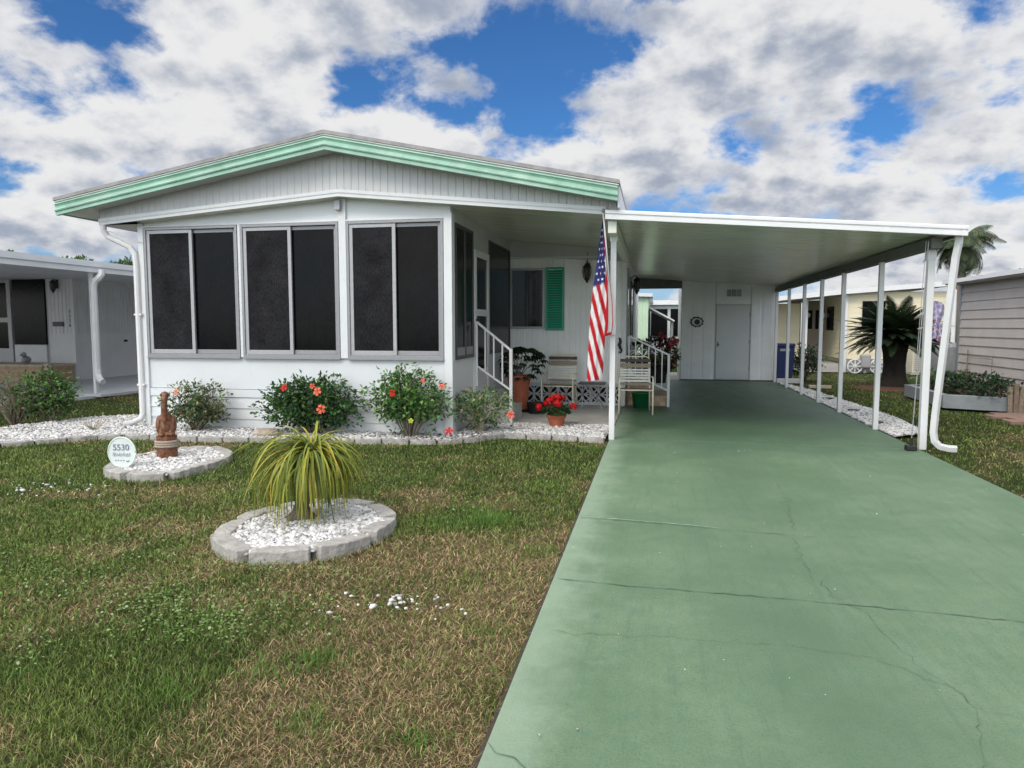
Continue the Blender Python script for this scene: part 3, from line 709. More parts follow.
# breeze block skirting
MB().box(-2.6,-.53,12.665,12.70,0,.38).build('skirting_backing', W['black'], house)
MB().box(-2.6,-.53,12.60,12.66,.0,.055).build('skirting_footing', W['block'], house)
def breeze(x0, x1, z0, z1):
    m = MB(); frame(m, x0, x1, z0, z1, 12.61, 12.64, .016)
    cx, cz = (x0+x1)/2, (z0+z1)/2; hx, hz = (x1-x0)/2, (z1-z0)/2
    for sx, sz in ((1,1),(1,-1),(-1,1),(-1,-1)):
        for bend in (.40, -.40):       # a petal is two arcs from the centre to the corner
            P = []
            for i in range(7):
                t = i/6; o = bend*math.sin(PI*t)*.5
                P.append((cx+sx*hx*(t*.97)+o*hx*sx, 12.622, cz+sz*hz*(t*.97)-o*hz*sz))
            for i in range(6): m.bar(P[i], P[i+1], .022, .013, (0,1,0))
    m.bar((cx,12.622,z0+.01),(cx,12.622,z1-.01),.02,.012,(0,1,0)); m.bar((x0+.01,12.622,cz),(x1-.01,12.622,cz),.018,.010,(0,1,0)); return m
nb = 7
for i in range(nb):
    x0 = -2.6+2.07*i/nb; breeze(x0+.002, x0+2.07/nb-.002, .057, .373).build('breeze_block', W['block'], house)
# right side wall of the house
mb = MB(); ribbed(mb, (-.52,12.60,0), (0,1,0), (1,0,0), YB-12.6, lambda t: .03, lambda t: 2.8, .2, .012); mb.build('side_wall', W['porchsiding'], house)
MB().box(-.585,-.50,12.565,12.62,.03,2.75).build('corner_trim', W['trim'], house)
fr = MB(); frameX(fr, 13.0, 13.9, .55, 2.5, -.525, -.49, .06); w = fr.build('side_door', W['alulite'], house); MB().box(-.515,-.50,13.06,13.84,.61,2.44).build('pane', W['glass'], w)
fr = MB(); frameX(fr, 15.0, 16.3, 1.2, 2.4, -.525, -.49, .05); w = fr.build('side_window', W['alud'], house); MB().box(-.515,-.50,15.05,16.25,1.25,2.35).build('pane', W['glass'], w)
# left and back walls
mb = MB(); ribbed(mb, (-7.1,8.9,0), (0,1,0), (-1,0,0), YB-8.9, lambda t: 0, lambda t: 2.87, .2, .012); mb.build('side_wall', W['siding'], house)
MB().box(-7.1,-.53,YB-.1,YB-.02,0,2.9).build('back_wall', W['siding'], house)
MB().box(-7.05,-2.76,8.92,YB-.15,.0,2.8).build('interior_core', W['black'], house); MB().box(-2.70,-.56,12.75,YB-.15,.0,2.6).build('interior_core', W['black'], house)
# left drainpipe
dp = MB(); dp.tube([(-7.6,8.62,2.86),(-7.6,8.62,2.78),(-7.56,8.65,2.70),(-7.40,8.70,2.62),(-7.28,8.74,2.55),(-7.22,8.75,2.45),(-7.205,8.75,2.3),(-7.205,8.75,.20),(-7.22,8.72,.12),(-7.30,8.62,.07),(-7.36,8.55,.06)], .042, 10)
dp.box(-7.26,-7.14,8.72,8.80,1.6,1.625); dp.box(-7.26,-7.14,8.72,8.80,.6,.625)
dp.build('drainpipe', W['white'], house, smooth=False)
MB().tube([(-7.1,8.76,2.62),(-7.6,8.6,2.80)], .006, 5).build('gutter_strap', W['white'], house)

# ================================================================== CARPORT
cp = empty('carport', (1.3, 8.6, 0), 'flat roofed white carport on slender posts over the green driveway', 'carport')
def cz(x): return 2.82+(2.53-2.82)*(x+.55)/3.83
mb = MB(); mb.prism([(-.60,8.50,cz(-.6)-.02),(3.26,8.50,cz(3.26)-.02),(3.26,8.50,cz(3.26)-.005),(-.6,8.50,cz(-.6)-.005)], (0,10.8,0)); mb.build('roof_sheet', W['white'], cp)
mb = MB(); ceiling(mb, -.55, 3.2, lambda x: cz(x)-.085, 8.53, 19.3, .305, .012, .022); mb.build('ceiling', W['ceil'], cp)
fp = [(.03,.0),(-.02,.0),(-.03,-.012),(-.03,-.040),(-.012,-.048),(-.012,-.060),(-.026,-.066),(-.026,-.108),(-.008,-.112),(.03,-.112)]
def st3(x): return lambda a, b_: (x, 8.5+a, cz(x)+b_)
MB().sweep(fp, [st3(-.60), st3(1.4), st3(3.29)]).build('fascia', W['white'], cp)
MB().sweep([(-a, b_) for a, b_ in fp][::-1], [(lambda a, b_, y=y: (3.262+a, y, cz(3.26)+b_)) for y in (8.48, 14, 19.3)]).build('side_gutter', W['white'], cp)
MB().box(3.02,3.13,8.72,19.3,2.32,2.44).build('beam', W['beam'], cp)
MB().box(-.57,-.47,8.56,12.56,2.56,2.71).build('beam', W['ceil'], cp)
MB().box(-.5,.68,19.14,19.24,2.44,2.74).build('beam', W['beam'], cp)
for y in (8.92,10.53,12.49,14.03,15.59,17.3,18.95):
    p = MB(); r = .038 if y < 9 else .032; x = 3.09 if y < 9 else 3.04
    p.box(x-r,x+r,y-r,y+r,.008,2.32); p.box(x-r-.008,x+r+.008,y-r-.008,y+r+.008,2.20,2.30) if y < 9 else None
    p.build('post', W['white'], cp, bevel=.004)
p = MB(); p.box(-.555,-.485,8.885,8.955,.008,2.74); p.box(-.565,-.475,8.875,8.965,2.50,2.64); p.build('post', W['white'], cp, bevel=.004)
dp = MB(); dp.tube([(3.25,8.60,2.44),(3.25,8.60,2.36),(3.24,8.64,2.2),(3.18,8.82,.42),(3.175,8.83,.22),(3.19,8.82,.12),(3.24,8.80,.065),(3.32,8.77,.05),(3.40,8.75,.05)], .045, 4); dp.build('drainpipe', W['white'], cp, bevel=.006)

# storage shed at the end
shed = empty('storage_shed', (1.87, 19.2, 0), 'white storage shed closing the far end of the carport', 'shed')
def panel(x0, x1, z0, z1, name, mat=W['porchsiding'], y=19.2, groove=None):
    m = MB(); m.box(x0, x1, y, y+.05, z0, z1); return m.build(name, mat, shed, bevel=.003)
mb = MB(); ribbed(mb, (.69,19.17,0), (1,0,0), (0,-1,0), .86, lambda t: .04, lambda t: cz(.69+t)-.06, .29, .006); mb.build('wall_panel', W['porchsiding'], shed)
mb = MB(); ribbed(mb, (2.45,19.17,0), (1,0,0), (0,-1,0), .63, lambda t: .04, lambda t: cz(2.45+t)-.06, .3, .006); mb.build('wall_panel', W['porchsiding'], shed)
mb = MB(); mb.prism([(.68,19.2,.0),(3.09,19.2,0),(3.09,19.2,2.42),(.68,19.2,2.68)], (0,2.6,0)); mb.build('wall', W['siding'], shed)
panel(1.565,2.435,2.02,2.58,'transom_panel', y=19.175)
dd = panel(1.585,2.415,.05,1.985,'door', W['whitepanel'], y=19.178)
MB().lathe([(.0,0),(.03,0),(.03,.02),(.0,.02)], (0,0,0), 12).build('latch_plate', W['iron'], dd, local=True).location = (1.64-1.87, -.04, .95)
MB().tube([(1.63,19.178,.92),(1.63,19.13,.92),(1.63,19.13,1.03),(1.63,19.178,1.03)], .012, 6).build('handle', W['iron'], dd)
for z in (.3,1.0,1.7): MB().box(2.405,2.43,19.165,19.18,z,z+.09).build('hinge', W['steel'], dd)
for i in range(3):
    x0 = 1.83+i*.125; m = MB(); frame(m, x0, x0+.105, 2.22, 2.40, 19.155, 19.176, .012)
    for k in range(6): m.add([(x0+.01,19.16,2.235+k*.026),(x0+.095,19.16,2.235+k*.026),(x0+.095,19.174,2.252+k*.026),(x0+.01,19.174,2.252+k*.026)], [(0,1,2,3)])
    m.build('vent', W['steel'], shed)
MB().box(.66,3.11,19.12,19.17,.0,.04).build('sill_board', W['alud'], shed)
wp = MB(); pts = [(1.08+.145*math.cos(a), 19.145, 1.56+.115*math.sin(a)) for a in np.linspace(0, 2*PI, 25)]
wp.tube(pts, .017, 6); 
for k in range(10): a = k*PI/5; wp.tube([(1.08+.14*math.cos(a),19.145,1.56+.11*math.sin(a)),(1.08+.19*math.cos(a+.2),19.14,1.56+.155*math.sin(a+.2))], [.014,.006], 5)
pl = wp.build('wall_plaque', W['iron']); tag(pl, 'oval black metal plaque on the shed wall left of the door', 'plaque')
MB().lathe([(.0,0),(.075,0),(.07,.012),(.0,.012)], (0,0,0), 16).build('plaque_disc', W['iron'], pl, local=True)
pl.children[0].location = (1.09, 19.16, 1.555); pl.children[0].rotation_euler = (PI/2, 0, 0)

# ================================================================== PORCH FURNISHINGS
def lantern(loc, label, side, hang):
    o = empty('wall_lantern', loc, label, 'lantern', 'black lanterns by the porch and side door', rz=side)
    m = MB(); m.box(-.045,.045,-.012,0,-.13,.10); m.build('wall_plate', W['iron'], o, local=True)
    m = MB(); m.tube([(0,-.01,.05),(0,-.06,.11),(0,-.12,.12),(0,-.13,.08)], .011, 6)
    if hang: m.tube([(0,-.01,.08),(0,-.012,.30)], .007, 5)
    m.build('arm', W['iron'], o, local=True)
    m = MB(); m.lathe([(.0,.10),(.02,.09),(.075,.03),(.08,.02),(.06,.015),(.0,.015)], (0,-.13,0), 8); m.lathe([(.0,-.26),(.014,-.25),(.03,-.21),(.055,-.18),(.05,-.17),(.0,-.17)], (0,-.13,0), 8)
    for k in range(6): a = k*PI/3; m.tube([(.065*math.cos(a),-.13+.065*math.sin(a),.02),(.072*math.cos(a),-.13+.072*math.sin(a),-.07),(.05*math.cos(a),-.13+.05*math.sin(a),-.175)], .007, 5)
    m.build('cage', W['iron'], o, local=True)
    MB().lathe([(.0,-.168),(.04,-.165),(.058,-.07),(.052,.012),(.0,.014)], (0,-.13,0), 10).build('glass_globe', M('smoked_glass', (.10,.095,.08), .15, .1, 10), o, local=True, smooth=True)
    return o
lantern((-1.19,12.585,2.46), 'black cage lantern on the porch wall to the right of the green shutter', 0, True)
lantern((-.50,14.4,2.34), 'black cage lantern on the side wall facing the carport', PI/2, False)
# seahorse-like ornament on the corner
m = MB(); m.tube([(-.625,12.54,1.24),(-.60,12.53,1.22),(-.595,12.53,1.17),(-.615,12.53,1.12),(-.60,12.53,1.07),(-.575,12.53,1.02),(-.59,12.53,.97),(-.62,12.53,.98),(-.61,12.53,1.01)], [.012,.020,.026,.03,.026,.018,.014,.01,.006], 7)
tag(m.build('wall_ornament', W['iron'], smooth=True), 'small curled black ornament on the porch corner behind the flag', 'ornament')

def railing(name, top, bot, postbase, label, n, wall_low):
    o = empty(name, (postbase[0], postbase[1], postbase[2]), label, 'handrail')
    t0, t1 = Vector(top[0]), Vector(top[1]); b0, b1 = Vector(bot[0]), Vector(bot[1])
    MB().bar(t0, t1+(t1-t0)*.02, .032, .032).build('top_rail', W['white'], o, bevel=.004)
    MB().bar(b0, b1, .028, .028).build('bottom_rail', W['white'], o, bevel=.004)
    MB().bar((t1.x,t1.y,postbase[2]), (t1.x,t1.y,t1.z+.02), .046, .046).build('newel_post', W['white'], o, bevel=.005)
    MB().bar((t0.x,t0.y,b0.z-wall_low), (t0.x,t0.y,t0.z), .03, .03).build('newel_post', W['white'], o, bevel=.004)
    for k in range(1, n+1):
        f = k/(n+1); a = b0.lerp(b1, f); c = t0.lerp(t1, f); MB().bar(a, c, .02, .02).build('baluster', W['white'], o)
    return o
railing('handrail', [(-2.54,9.9,1.51),(-2.03,9.9,1.10)], [(-2.54,9.9,.87),(-2.03,9.9,.52)], (-2.03,9.9,.015), 'white metal handrail beside the screen door steps', 3, .3)
railing('handrail', [(-.45,12.72,1.27),(.25,12.72,.94)], [(-.45,12.72,.62),(.25,12.72,.30)], (.25,12.72,.012), 'white metal handrail of the side steps under the carport', 5, .3)
m = MB(); m.box(-2.57,-2.32,9.93,10.85,.0,.45); m.box(-2.32,-2.05,9.93,10.85,.0,.24); tag(m.build('porch_steps', W['conc'], bevel=.006), 'grey concrete steps below the screen door', 'steps')
st_ = empty('side_steps', (-.1,13.3,0), 'pale brick steps under the carport with potted plants', 'steps')
m = MB(); 
for z0, z1, x1 in ((.012,.20,.22),(.20,.39,-.04),(.39,.55,-.22)):
    m.box(-.49,x1,12.80,13.9,z0,z1-.03)
m.build('brick_riser', W['brick'], st_)
for z1, x1 in ((.20,.22),(.39,-.04),(.55,-.22)): MB().box(-.49,x1+.02,12.78,13.92,z1-.028,z1).build('tread', W['cap'], st_, bevel=.004)
for k in range(7): MB().box(-.46+.095*k,-.375+.095*k,12.775,12.80,.02+.09*(k%2),.09+.09*(k%2)).build('brick_face', W['cap'], st_)

# strap chairs
def chair():
    o = empty('strap_chair', (0,0,0), '', 'chair', 'cream strap patio chairs'); w = .27
    fr = MB()
    for s in (-1,1):
        fr.tube([(s*w,-.27,0),(s*w,-.27,.40),(s*w,-.27,.56),(s*w,-.25,.60),(s*w,-.10,.61),(s*w,.20,.585)], .013, 7)
    fr.tube([(-w,-.27,.40),(w,-.27,.40)], .012, 7)
    arm = fr.build('front_frame', W['cream'], o, local=True, smooth=True)
    bf = MB(); bf.tube([(-w+.02,.36,0),(-w+.03,.20,.40),(-w+.03,.30,.86),(-w+.05,.315,.90),(-w+.09,.32,.92),(w-.09,.32,.92),(w-.05,.315,.90),(w-.03,.30,.86),(w-.03,.20,.40),(w-.02,.36,0)], .013, 7)
    for s in (-1,1): bf.tube([(s*(w-.03),-.26,.40),(s*(w-.03),.20,.37)], .012, 7)
    bf.build('back_frame', W['cream'], o, local=True, smooth=True)
    for k, (z, hh, mt) in enumerate(((.855,.052,'brownvinyl'),(.79,.030,'tanvinyl'),(.755,.040,'tanvinyl'),(.70,.028,'creamvinyl'),(.655,.028,'creamvinyl'),(.61,.028,'creamvinyl'),(.565,.028,'creamvinyl'),(.515,.034,'creamvinyl'),(.465,.032,'tanvinyl'))):
        y = .20+(z-.40)*.217-.018
        MB().add([(-w+.02,y,z-hh/2),(w-.02,y,z-hh/2),(w-.02,y+.005,z+hh/2),(-w+.02,y+.005,z+hh/2),(-w+.02,y+.03,z-hh/2),(w-.02,y+.03,z-hh/2),(w-.02,y+.035,z+hh/2),(-w+.02,y+.035,z+hh/2)], [(0,1,2,3),(7,6,5,4),(3,2,6,7),(0,4,5,1),(0,3,7,4),(1,5,6,2)]).build('back_strap', W[mt], o, local=True)
    for k in range(8):
        y = -.235+k*.055; mt = 'brownvinyl' if k in (0,1,6) else ('tanvinyl' if k in (2,5,7) else 'creamvinyl')
        z = .405-.03*(k/8)
        MB().box(-w+.02,w-.02,y,y+.042,z,z+.018).build('seat_strap', W[mt], o, local=True)
    return o
c1 = chair(); c1.location = (-1.60,12.02,.03); c1.rotation_euler = (0,0,-.05); c1['label'] = 'cream strap chair on the patio in front of the breeze blocks'
c2 = copy_tree(c1); c2.location = (-.30,11.72,.014); c2.rotation_euler = (0,0,.06); c2['label'] = 'cream strap chair on the green driveway by the side steps'
# folding table
t = empty('folding_table', (-1.05,12.15,.03), 'small grey folding table with crossed legs between the two chairs', 'table')
MB().box(-.23,.23,-.2,.2,.42,.445).build('tabletop', W['alud'], t, local=True, bevel=.006)
for y in (-.16,.16):
    MB().tube([(-.20,y,0),(.16,y,.42)], .011, 6).build('leg', W['alulite'], t, local=True); MB().tube([(.20,y+.02,0),(-.16,y+.02,.42)], .011, 6).build('leg', W['alulite'], t, local=True)
# green bucket under the chair
t = empty('bucket', (-.22,12.45,.014), 'green plastic bucket behind the driveway chair', 'bucket')
MB().lathe([(.0,0),(.13,0),(.165,.26),(.175,.26),(.175,.28),(.155,.28),(.125,.02),(.0,.02)], (0,0,0), 20).build('bucket_body', W['greenplastic'], t, local=True, smooth=True)
MB().tube([(.17*math.cos(a), .02+.03*math.sin(a), .27-.09*math.sin(a)) for a in np.linspace(0, PI, 9)], .005, 5).build('bail', W['steel'], t, local=True)

# ================================================================== PLANTS
def leaf(mb, p, d, up, L, wd, col, fold=.25, droop=0):
    d = Vector(d).normalized(); up = Vector(up); s = d.cross(up)
    if s.length < 1e-3: s = d.cross(Vector((1,0,0)))
    s.normalize(); n = s.cross(d).normalized(); p = Vector(p)
    mid = p+d*L*.45; tip = p+d*L-n*droop*L
    mb.add([p, mid+s*wd/2+n*fold*wd, tip, mid-s*wd/2+n*fold*wd, mid], [(0,4,1),(4,2,1),(0,3,4),(3,2,4)], col)
def rdir(r, up=0):
    v = Vector((r.gauss(0,1), r.gauss(0,1), r.gauss(0,1)+up)); return v.normalized()
def flower(mb, c, d, R, col, ctr=None, pet=5, r=random):
    d = Vector(d).normalized(); u = d.orthogonal().normalized(); w = d.cross(u); c = Vector(c); a0 = r.uniform(0, 6)
    for k in range(pet):
        a = a0+2*PI*k/pet; e = u*math.cos(a)+w*math.sin(a); q = d.cross(e); f = r.uniform(.8, 1.15)
        cc = tuple(x*f for x in col); dk = tuple(x*.55 for x in col)
        n0 = len(mb.v)
        mb.add([c, c+e*R*.5+q*R*.30+d*R*.28, c+e*R*.95+q*R*.36+d*R*.22, c+e*R*1.05+d*R*.14, c+e*R*.95-q*R*.36+d*R*.22, c+e*R*.5-q*R*.30+d*R*.28], [(0,1,2,3,4,5)], cc)
        mb.c[n0] = dk
    mb.tube([c, c+d*R*.75], [R*.07, R*.05], 5, ctr or (.75,.45,.12))
def bush(name, label, loc, rx, ry, h, nst, nleaf, lsz, cols, seed, group=None, stemmat='stem', low=.15, sparse=0, flowers=(), spread=1, mulch=True):
    r = random.Random(seed); o = empty(name, loc, label, 'bush', group)
    sm = MB(); tips = []
    for i in range(nst):
        a = r.uniform(0, 2*PI); k = math.sqrt(r.random()); tx, ty = rx*k*math.cos(a)*.9*spread, ry*k*math.sin(a)*.9*spread
        tz = h*(1-.45*k*k)*r.uniform(.72, 1.0)
        b0 = Vector((tx*.12, ty*.12, 0)); m1 = Vector((tx*.45+r.gauss(0,.03), ty*.45+r.gauss(0,.03), tz*.5)); t1 = Vector((tx, ty, tz))
        sm.tube([b0, m1, t1], [.011, .008, .004], 5); tips.append((b0, m1, t1))
        for j in range(3):
            f = r.uniform(.3, .9); q = b0.lerp(m1, f*2) if f < .5 else m1.lerp(t1, f*2-1)
            e = q+Vector((r.gauss(0,.13), r.gauss(0,.13), r.uniform(.04,.2)))
            sm.tube([q, e], [.006, .003], 4); tips.append((q, q.lerp(e,.5), e))
    sm.build('branches', W[stemmat], o, local=True)
    lm = MB(); holes = [Vector((r.uniform(-rx,rx), r.uniform(-ry,ry), r.uniform(.1,1)*h)) for _ in range(sparse)]
    cnt = 0
    while cnt < nleaf:
        if r.random() < .55:
            b0, m1, t1 = r.choice(tips); f = r.uniform(.25,1); p = m1.lerp(t1, f)+Vector((r.gauss(0,.04), r.gauss(0,.04), r.gauss(0,.03)))
        else:
            v = rdir(r); k = r.uniform(.5, 1.05)**.5*(1+.26*math.sin(v.x*7+seed)*math.cos(v.y*6+v.z*5)); p = Vector((v.x*rx*k, v.y*ry*k, h*.52+v.z*h*.46*k))
        if p.z < low*h and r.random() < .8: continue
        if p.z < .03: continue
        if any((p-q).length < .13 for q in holes): continue
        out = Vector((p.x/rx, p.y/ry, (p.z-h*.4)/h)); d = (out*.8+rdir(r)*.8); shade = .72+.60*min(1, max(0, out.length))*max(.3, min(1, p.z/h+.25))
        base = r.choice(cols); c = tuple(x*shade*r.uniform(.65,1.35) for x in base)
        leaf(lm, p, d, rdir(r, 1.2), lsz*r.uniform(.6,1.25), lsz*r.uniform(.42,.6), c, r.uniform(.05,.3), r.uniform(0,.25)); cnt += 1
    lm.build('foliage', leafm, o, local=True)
    for (fx, fy, fz, R, col) in flowers:
        fm = MB(); flower(fm, (fx, fy, fz), (fx*.3+r.uniform(-.35,.35), -1, r.uniform(.1,.7)), R*.88, col, r=r); fm.build('flower', petalm, o, local=True)
    return o
RED = (.68,.022,.018); CORAL = (.85,.16,.09); PEACH = (.82,.36,.24)
bush('hibiscus_bush', 'sparse olive green hibiscus with a peach bloom beside the left corner post', (-6.12,8.45,.02), .47,.30,.66, 26, 1900, .058, [(.06,.10,.03),(.10,.15,.05),(.04,.065,.022),(.19,.23,.09)], 3, sparse=6, flowers=[(-.08,-.29,.56,.055,PEACH),(-.1,-.2,.22,.03,(.75,.7,.1))])
bush('hibiscus_bush', 'dense dark green hibiscus behind the ponytail palm with coral and red blooms', (-4.45,8.50,.02), .66,.33,.76, 24, 4600, .07, [(.028,.075,.022),(.05,.12,.03),(.018,.05,.016),(.08,.16,.04)], 5, low=.08, flowers=[(-.20,-.31,.64,.058,RED),(.27,-.33,.60,.062,CORAL),(.33,-.36,.38,.066,CORAL),(.20,-.33,.67,.04,CORAL)])
bush('hibiscus_bush', 'upright bright green hibiscus with bare lower stems below the third window', (-3.08,8.50,.02), .53,.31,.88, 26, 2900, .068, [(.075,.17,.04),(.11,.22,.05),(.04,.09,.025),(.16,.28,.08)], 8, low=.28, sparse=3, flowers=[(-.10,-.31,.60,.055,RED),(.50,-.2,.68,.045,CORAL),(.28,-.27,.76,.032,CORAL),(.62,-.30,.14,.056,RED),(.14,-.33,.26,.036,(.6,.7,.08))])
bush('hibiscus_bush', 'low straggly hibiscus with pale stems in front of the white handrail', (-2.28,9.06,.02), .42,.26,.58, 22, 1500, .06, [(.10,.18,.055),(.16,.25,.09),(.06,.10,.035),(.27,.32,.16)], 12, stemmat='palestem', sparse=4, flowers=[(.46,-.2,.28,.06,CORAL)])
bush('shrub', 'half bare grey twigged shrub with leaves on one side near the left frame edge', (-9.25,8.6,0), .62,.4,.80, 44, 700, .055, [(.08,.14,.035),(.11,.17,.05)], 21, stemmat='stem', sparse=5)
bush('shrub', 'leafy mid green shrub in front of the neighbour brick step', (-8.85,8.8,0), .42,.32,.82, 16, 2600, .062, [(.07,.14,.035),(.10,.19,.045),(.04,.08,.022)], 22, low=.12)
# bare twigs in the gravel
tw = MB(); r = random.Random(4)
for k in range(13):
    a = r.uniform(0, 2*PI); tw.tube([(-7.55+.03*math.cos(a),8.2,.02),(-7.55+.12*math.cos(a),8.2+.1*math.sin(a),.10),(-7.55+.22*math.cos(a),8.2+.15*math.sin(a),.10+r.uniform(.05,.16))], [.008,.006,.003], 5)
tag(tw.build('pruned_twigs', W['palestem']), 'pruned bare twigs sticking out of the white gravel left of the house', 'twigs')
rk = MB(); rk.lathe([(.0,0),(.17,.0),(.19,.04),(.15,.085),(.0,.095)], (0,0,0), 12, 1, .75); o = rk.build('stone', W['rock'], bevel=.01); o.location = (-4.95,8.25,.02); o.rotation_euler = (0,.05,.3)
tag(o, 'flat tan stone lying in the white gravel under the second window', 'stone')

# ponytail palm
pp = empty('ponytail_palm', (-2.53,4.62,.02), 'ponytail palm with swollen base and drooping strap leaves in the ringed bed', 'palm')
MB().lathe([(.0,-.03),(.145,-.03),(.150,.015),(.125,.055),(.085,.095),(.058,.15),(.046,.24),(.042,.40),(.046,.52),(.05,.60),(.0,.62)], (0,0,0), 18).build('trunk', W['bark'], pp, local=True, smooth=True)
tr = pp.children[0]
for v_ in tr.data.vertices:
    h_ = max(0, v_.co.z); v_.co.z *= .93; v_.co.x += .13*(h_/.6)**1.1+.012*math.sin(v_.co.z*37+v_.co.y*30); v_.co.y += .008*math.sin(v_.co.z*51+v_.co.x*40)
pp.scale = (.89,.89,.86)
r = random.Random(31); lm = MB()
for k in range(430):
    a = r.uniform(0, 2*PI); el = r.uniform(.2, 1.22); el = el if r.random() < .8 else r.uniform(-.2,.4)
    L = r.uniform(.46, .86)*(1-.13*math.cos(a)); w0 = r.uniform(.0055, .0098); p = Vector((.125+r.gauss(0,.022), r.gauss(0,.022), .545+r.uniform(-.06,.06)))
    hd = Vector((math.cos(a), math.sin(a), 0)); sd = Vector((-hd.y, hd.x, 0)); ang = el; n = 13; step = L/n; vs = []; fs = []; cs = []
    yel = r.random(); base = (.24,.29,.04) if yel < .5 else ((.42,.42,.05) if yel < .85 else ((.09,.15,.03) if yel < .96 else (.50,.36,.06)))
    curl = r.uniform(1.8, 3.1)/n; tw_ = r.gauss(0,.25)
    for i in range(n+1):
        wd = w0*(1-(i/n)**2.2)+.0012; nrm = hd*(-math.sin(ang))+Vector((0,0,math.cos(ang)))
        vs += [p-sd*wd+nrm*wd*.35, p, p+sd*wd+nrm*wd*.35]
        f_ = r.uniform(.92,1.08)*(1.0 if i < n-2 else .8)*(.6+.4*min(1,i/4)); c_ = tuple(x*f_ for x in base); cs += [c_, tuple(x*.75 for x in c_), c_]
        p = p+(hd*math.cos(ang)+Vector((0,0,math.sin(ang))))*step+sd*tw_*step*.25; ang = max(-1.52, ang-curl*(1.25 if i < n*.6 else .7))
        if p.z < .05: p.z = .05+r.uniform(0,.01)
    for i in range(n): fs += [(3*i,3*i+1,3*i+4,3*i+3),(3*i+1,3*i+2,3*i+5,3*i+4)]
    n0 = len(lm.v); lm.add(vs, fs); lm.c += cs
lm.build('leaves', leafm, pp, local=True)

# wooden pelican on its post: one carved body
pel = empty('wooden_pelican', (-5.17,6.62,.02), 'carved brown wooden pelican on a roped post in the small gravel ring', 'statue', rz=.60)
MB().lathe([(.0,0),(.10,0),(.102,.1),(.098,.24),(.0,.245)], (0,0,0), 20).build('post', W['wood'], pel, local=True, smooth=False)
pel.scale = (1.04,1.04,1.03)
rp = MB()
for k in range(3): rp.tube([(.107*math.cos(a), .107*math.sin(a), .135+k*.024) for a in np.linspace(0, 2*PI, 21)], .0135, 7)
rp.build('rope_band', W['rope'], pel, local=True, smooth=True)
def blob(mb, c, rx, ry, rz, tilt=0, n=14):
    vs = []; fs = []
    for i in range(n+1):
        th = PI*i/n
        for k in range(n):
            ph = 2*PI*k/n; q = Vector((rx*math.sin(th)*math.cos(ph), ry*math.sin(th)*math.sin(ph), rz*math.cos(th))); q.rotate(Matrix.Rotation(tilt, 3, 'X')); vs.append(q+Vector(c))
    for i in range(n):
        for k in range(n): fs.append((i*n+k, i*n+(k+1)%n, (i+1)*n+(k+1)%n, (i+1)*n+k))
    mb.add(vs, fs)
bm_ = MB()
blob(bm_, (0,.0,.25), .085,.085,.05); blob(bm_, (.0,.015,.335), .082,.092,.105, -.2); blob(bm_, (.0,.0,.42), .062,.062,.075)
for s in (-1,1):
    blob(bm_, (s*.066,.02,.355), .034,.080,.100, -.3); blob(bm_, (s*.060,.06,.29), .022,.07,.075, -.5)      # folded wings and primaries
    blob(bm_, (s*.045,-.065,.262), .034,.05,.022); bm_.tube([(s*.045,-.04,.31),(s*.045,-.06,.262)], [.022,.018], 8)
bm_.tube([(.0,.015,.42),(-.012,.024,.50),(-.014,.016,.57),(-.004,-.002,.63),(.004,-.012,.665)], [.050,.034,.030,.032,.036], 12)
blob(bm_, (-.002,-.022,.668), .042,.054,.040)
bm_.tube([(-.002,-.06,.672),(-.004,-.082,.63),(-.006,-.083,.56),(-.008,-.085,.48),(-.008,-.095,.40),(-.006,-.10,.36)], [.024,.030,.032,.028,.018,.006], 9)
bm_.tube([(0,.11,.30),(0,.15,.235)], [.045,.02], 8)
body = bm_.build('body', W['wood'], pel, local=True, smooth=True)
rm = body.modifiers.new('carve', 'REMESH'); rm.mode = 'VOXEL'; rm.voxel_size = .006; rm.use_smooth_shade = True
for s in (-1,1): 
    e = MB(); blob(e, (s*.036,-.06,.678), .008,.008,.008, n=8); e.build('eye', W['iron'], pel, local=True)

# oval house number sign
sg = empty('number_sign', (-5.22,6.02,.0), 'white oval house number sign leaning in the small gravel ring', 'sign', rz=.12)
def oval(mb, y0, y1, k=1):
    P = [(.145*k*math.cos(a), 0, .185+.155*k*math.sin(a)) for a in np.linspace(0, 2*PI, 33)[:-1]]
    mb.prism([(x, y0, z) for x, _, z in P], (0, y1-y0, 0))
m = MB(); oval(m, 0, .018); m.build('plate', M('sign_enamel', (.66,.72,.70), .4, .05, 12), sg, local=True, bevel=.004)
rim = MB(); rim.tube([(.143*math.cos(a), .003, .185+.153*math.sin(a)) for a in np.linspace(0, 2*PI, 33)], .009, 7); rim.build('rim', M('sign_rim', (.62,.72,.66), .4, .1, 20), sg, local=True, smooth=True)
inkm = M('grey_blue_ink', (.20,.20,.29), .6, .2, 40); ink2 = M('pale_ink', (.36,.36,.44), .6, .2, 40); tealm = M('teal_ink', (.04,.22,.20), .6, .2, 40)
nt_ = text('digits', '5530', .088, inkm, sg, (0,0,0), (PI/2,0,0), .0015); nt_.location = (-.005,-.004,.235)
sq = MB(); r = random.Random(2)
x = -.095
while x < .09:
    sq.tube([(x,-.003,.150+r.uniform(-.005,.005)),(x+.010,-.003,.182+r.uniform(-.01,.006)),(x+.018,-.003,.155),(x+.012,-.003,.148)], .0022, 4); x += r.uniform(.018,.026)
sq.build('script_line', ink2, sg, local=True)
sq = MB()
for x in (-.07,-.042,-.014,.014): sq.bar((x,-.003,.098),(x+.010,-.003,.112),.002,.006)
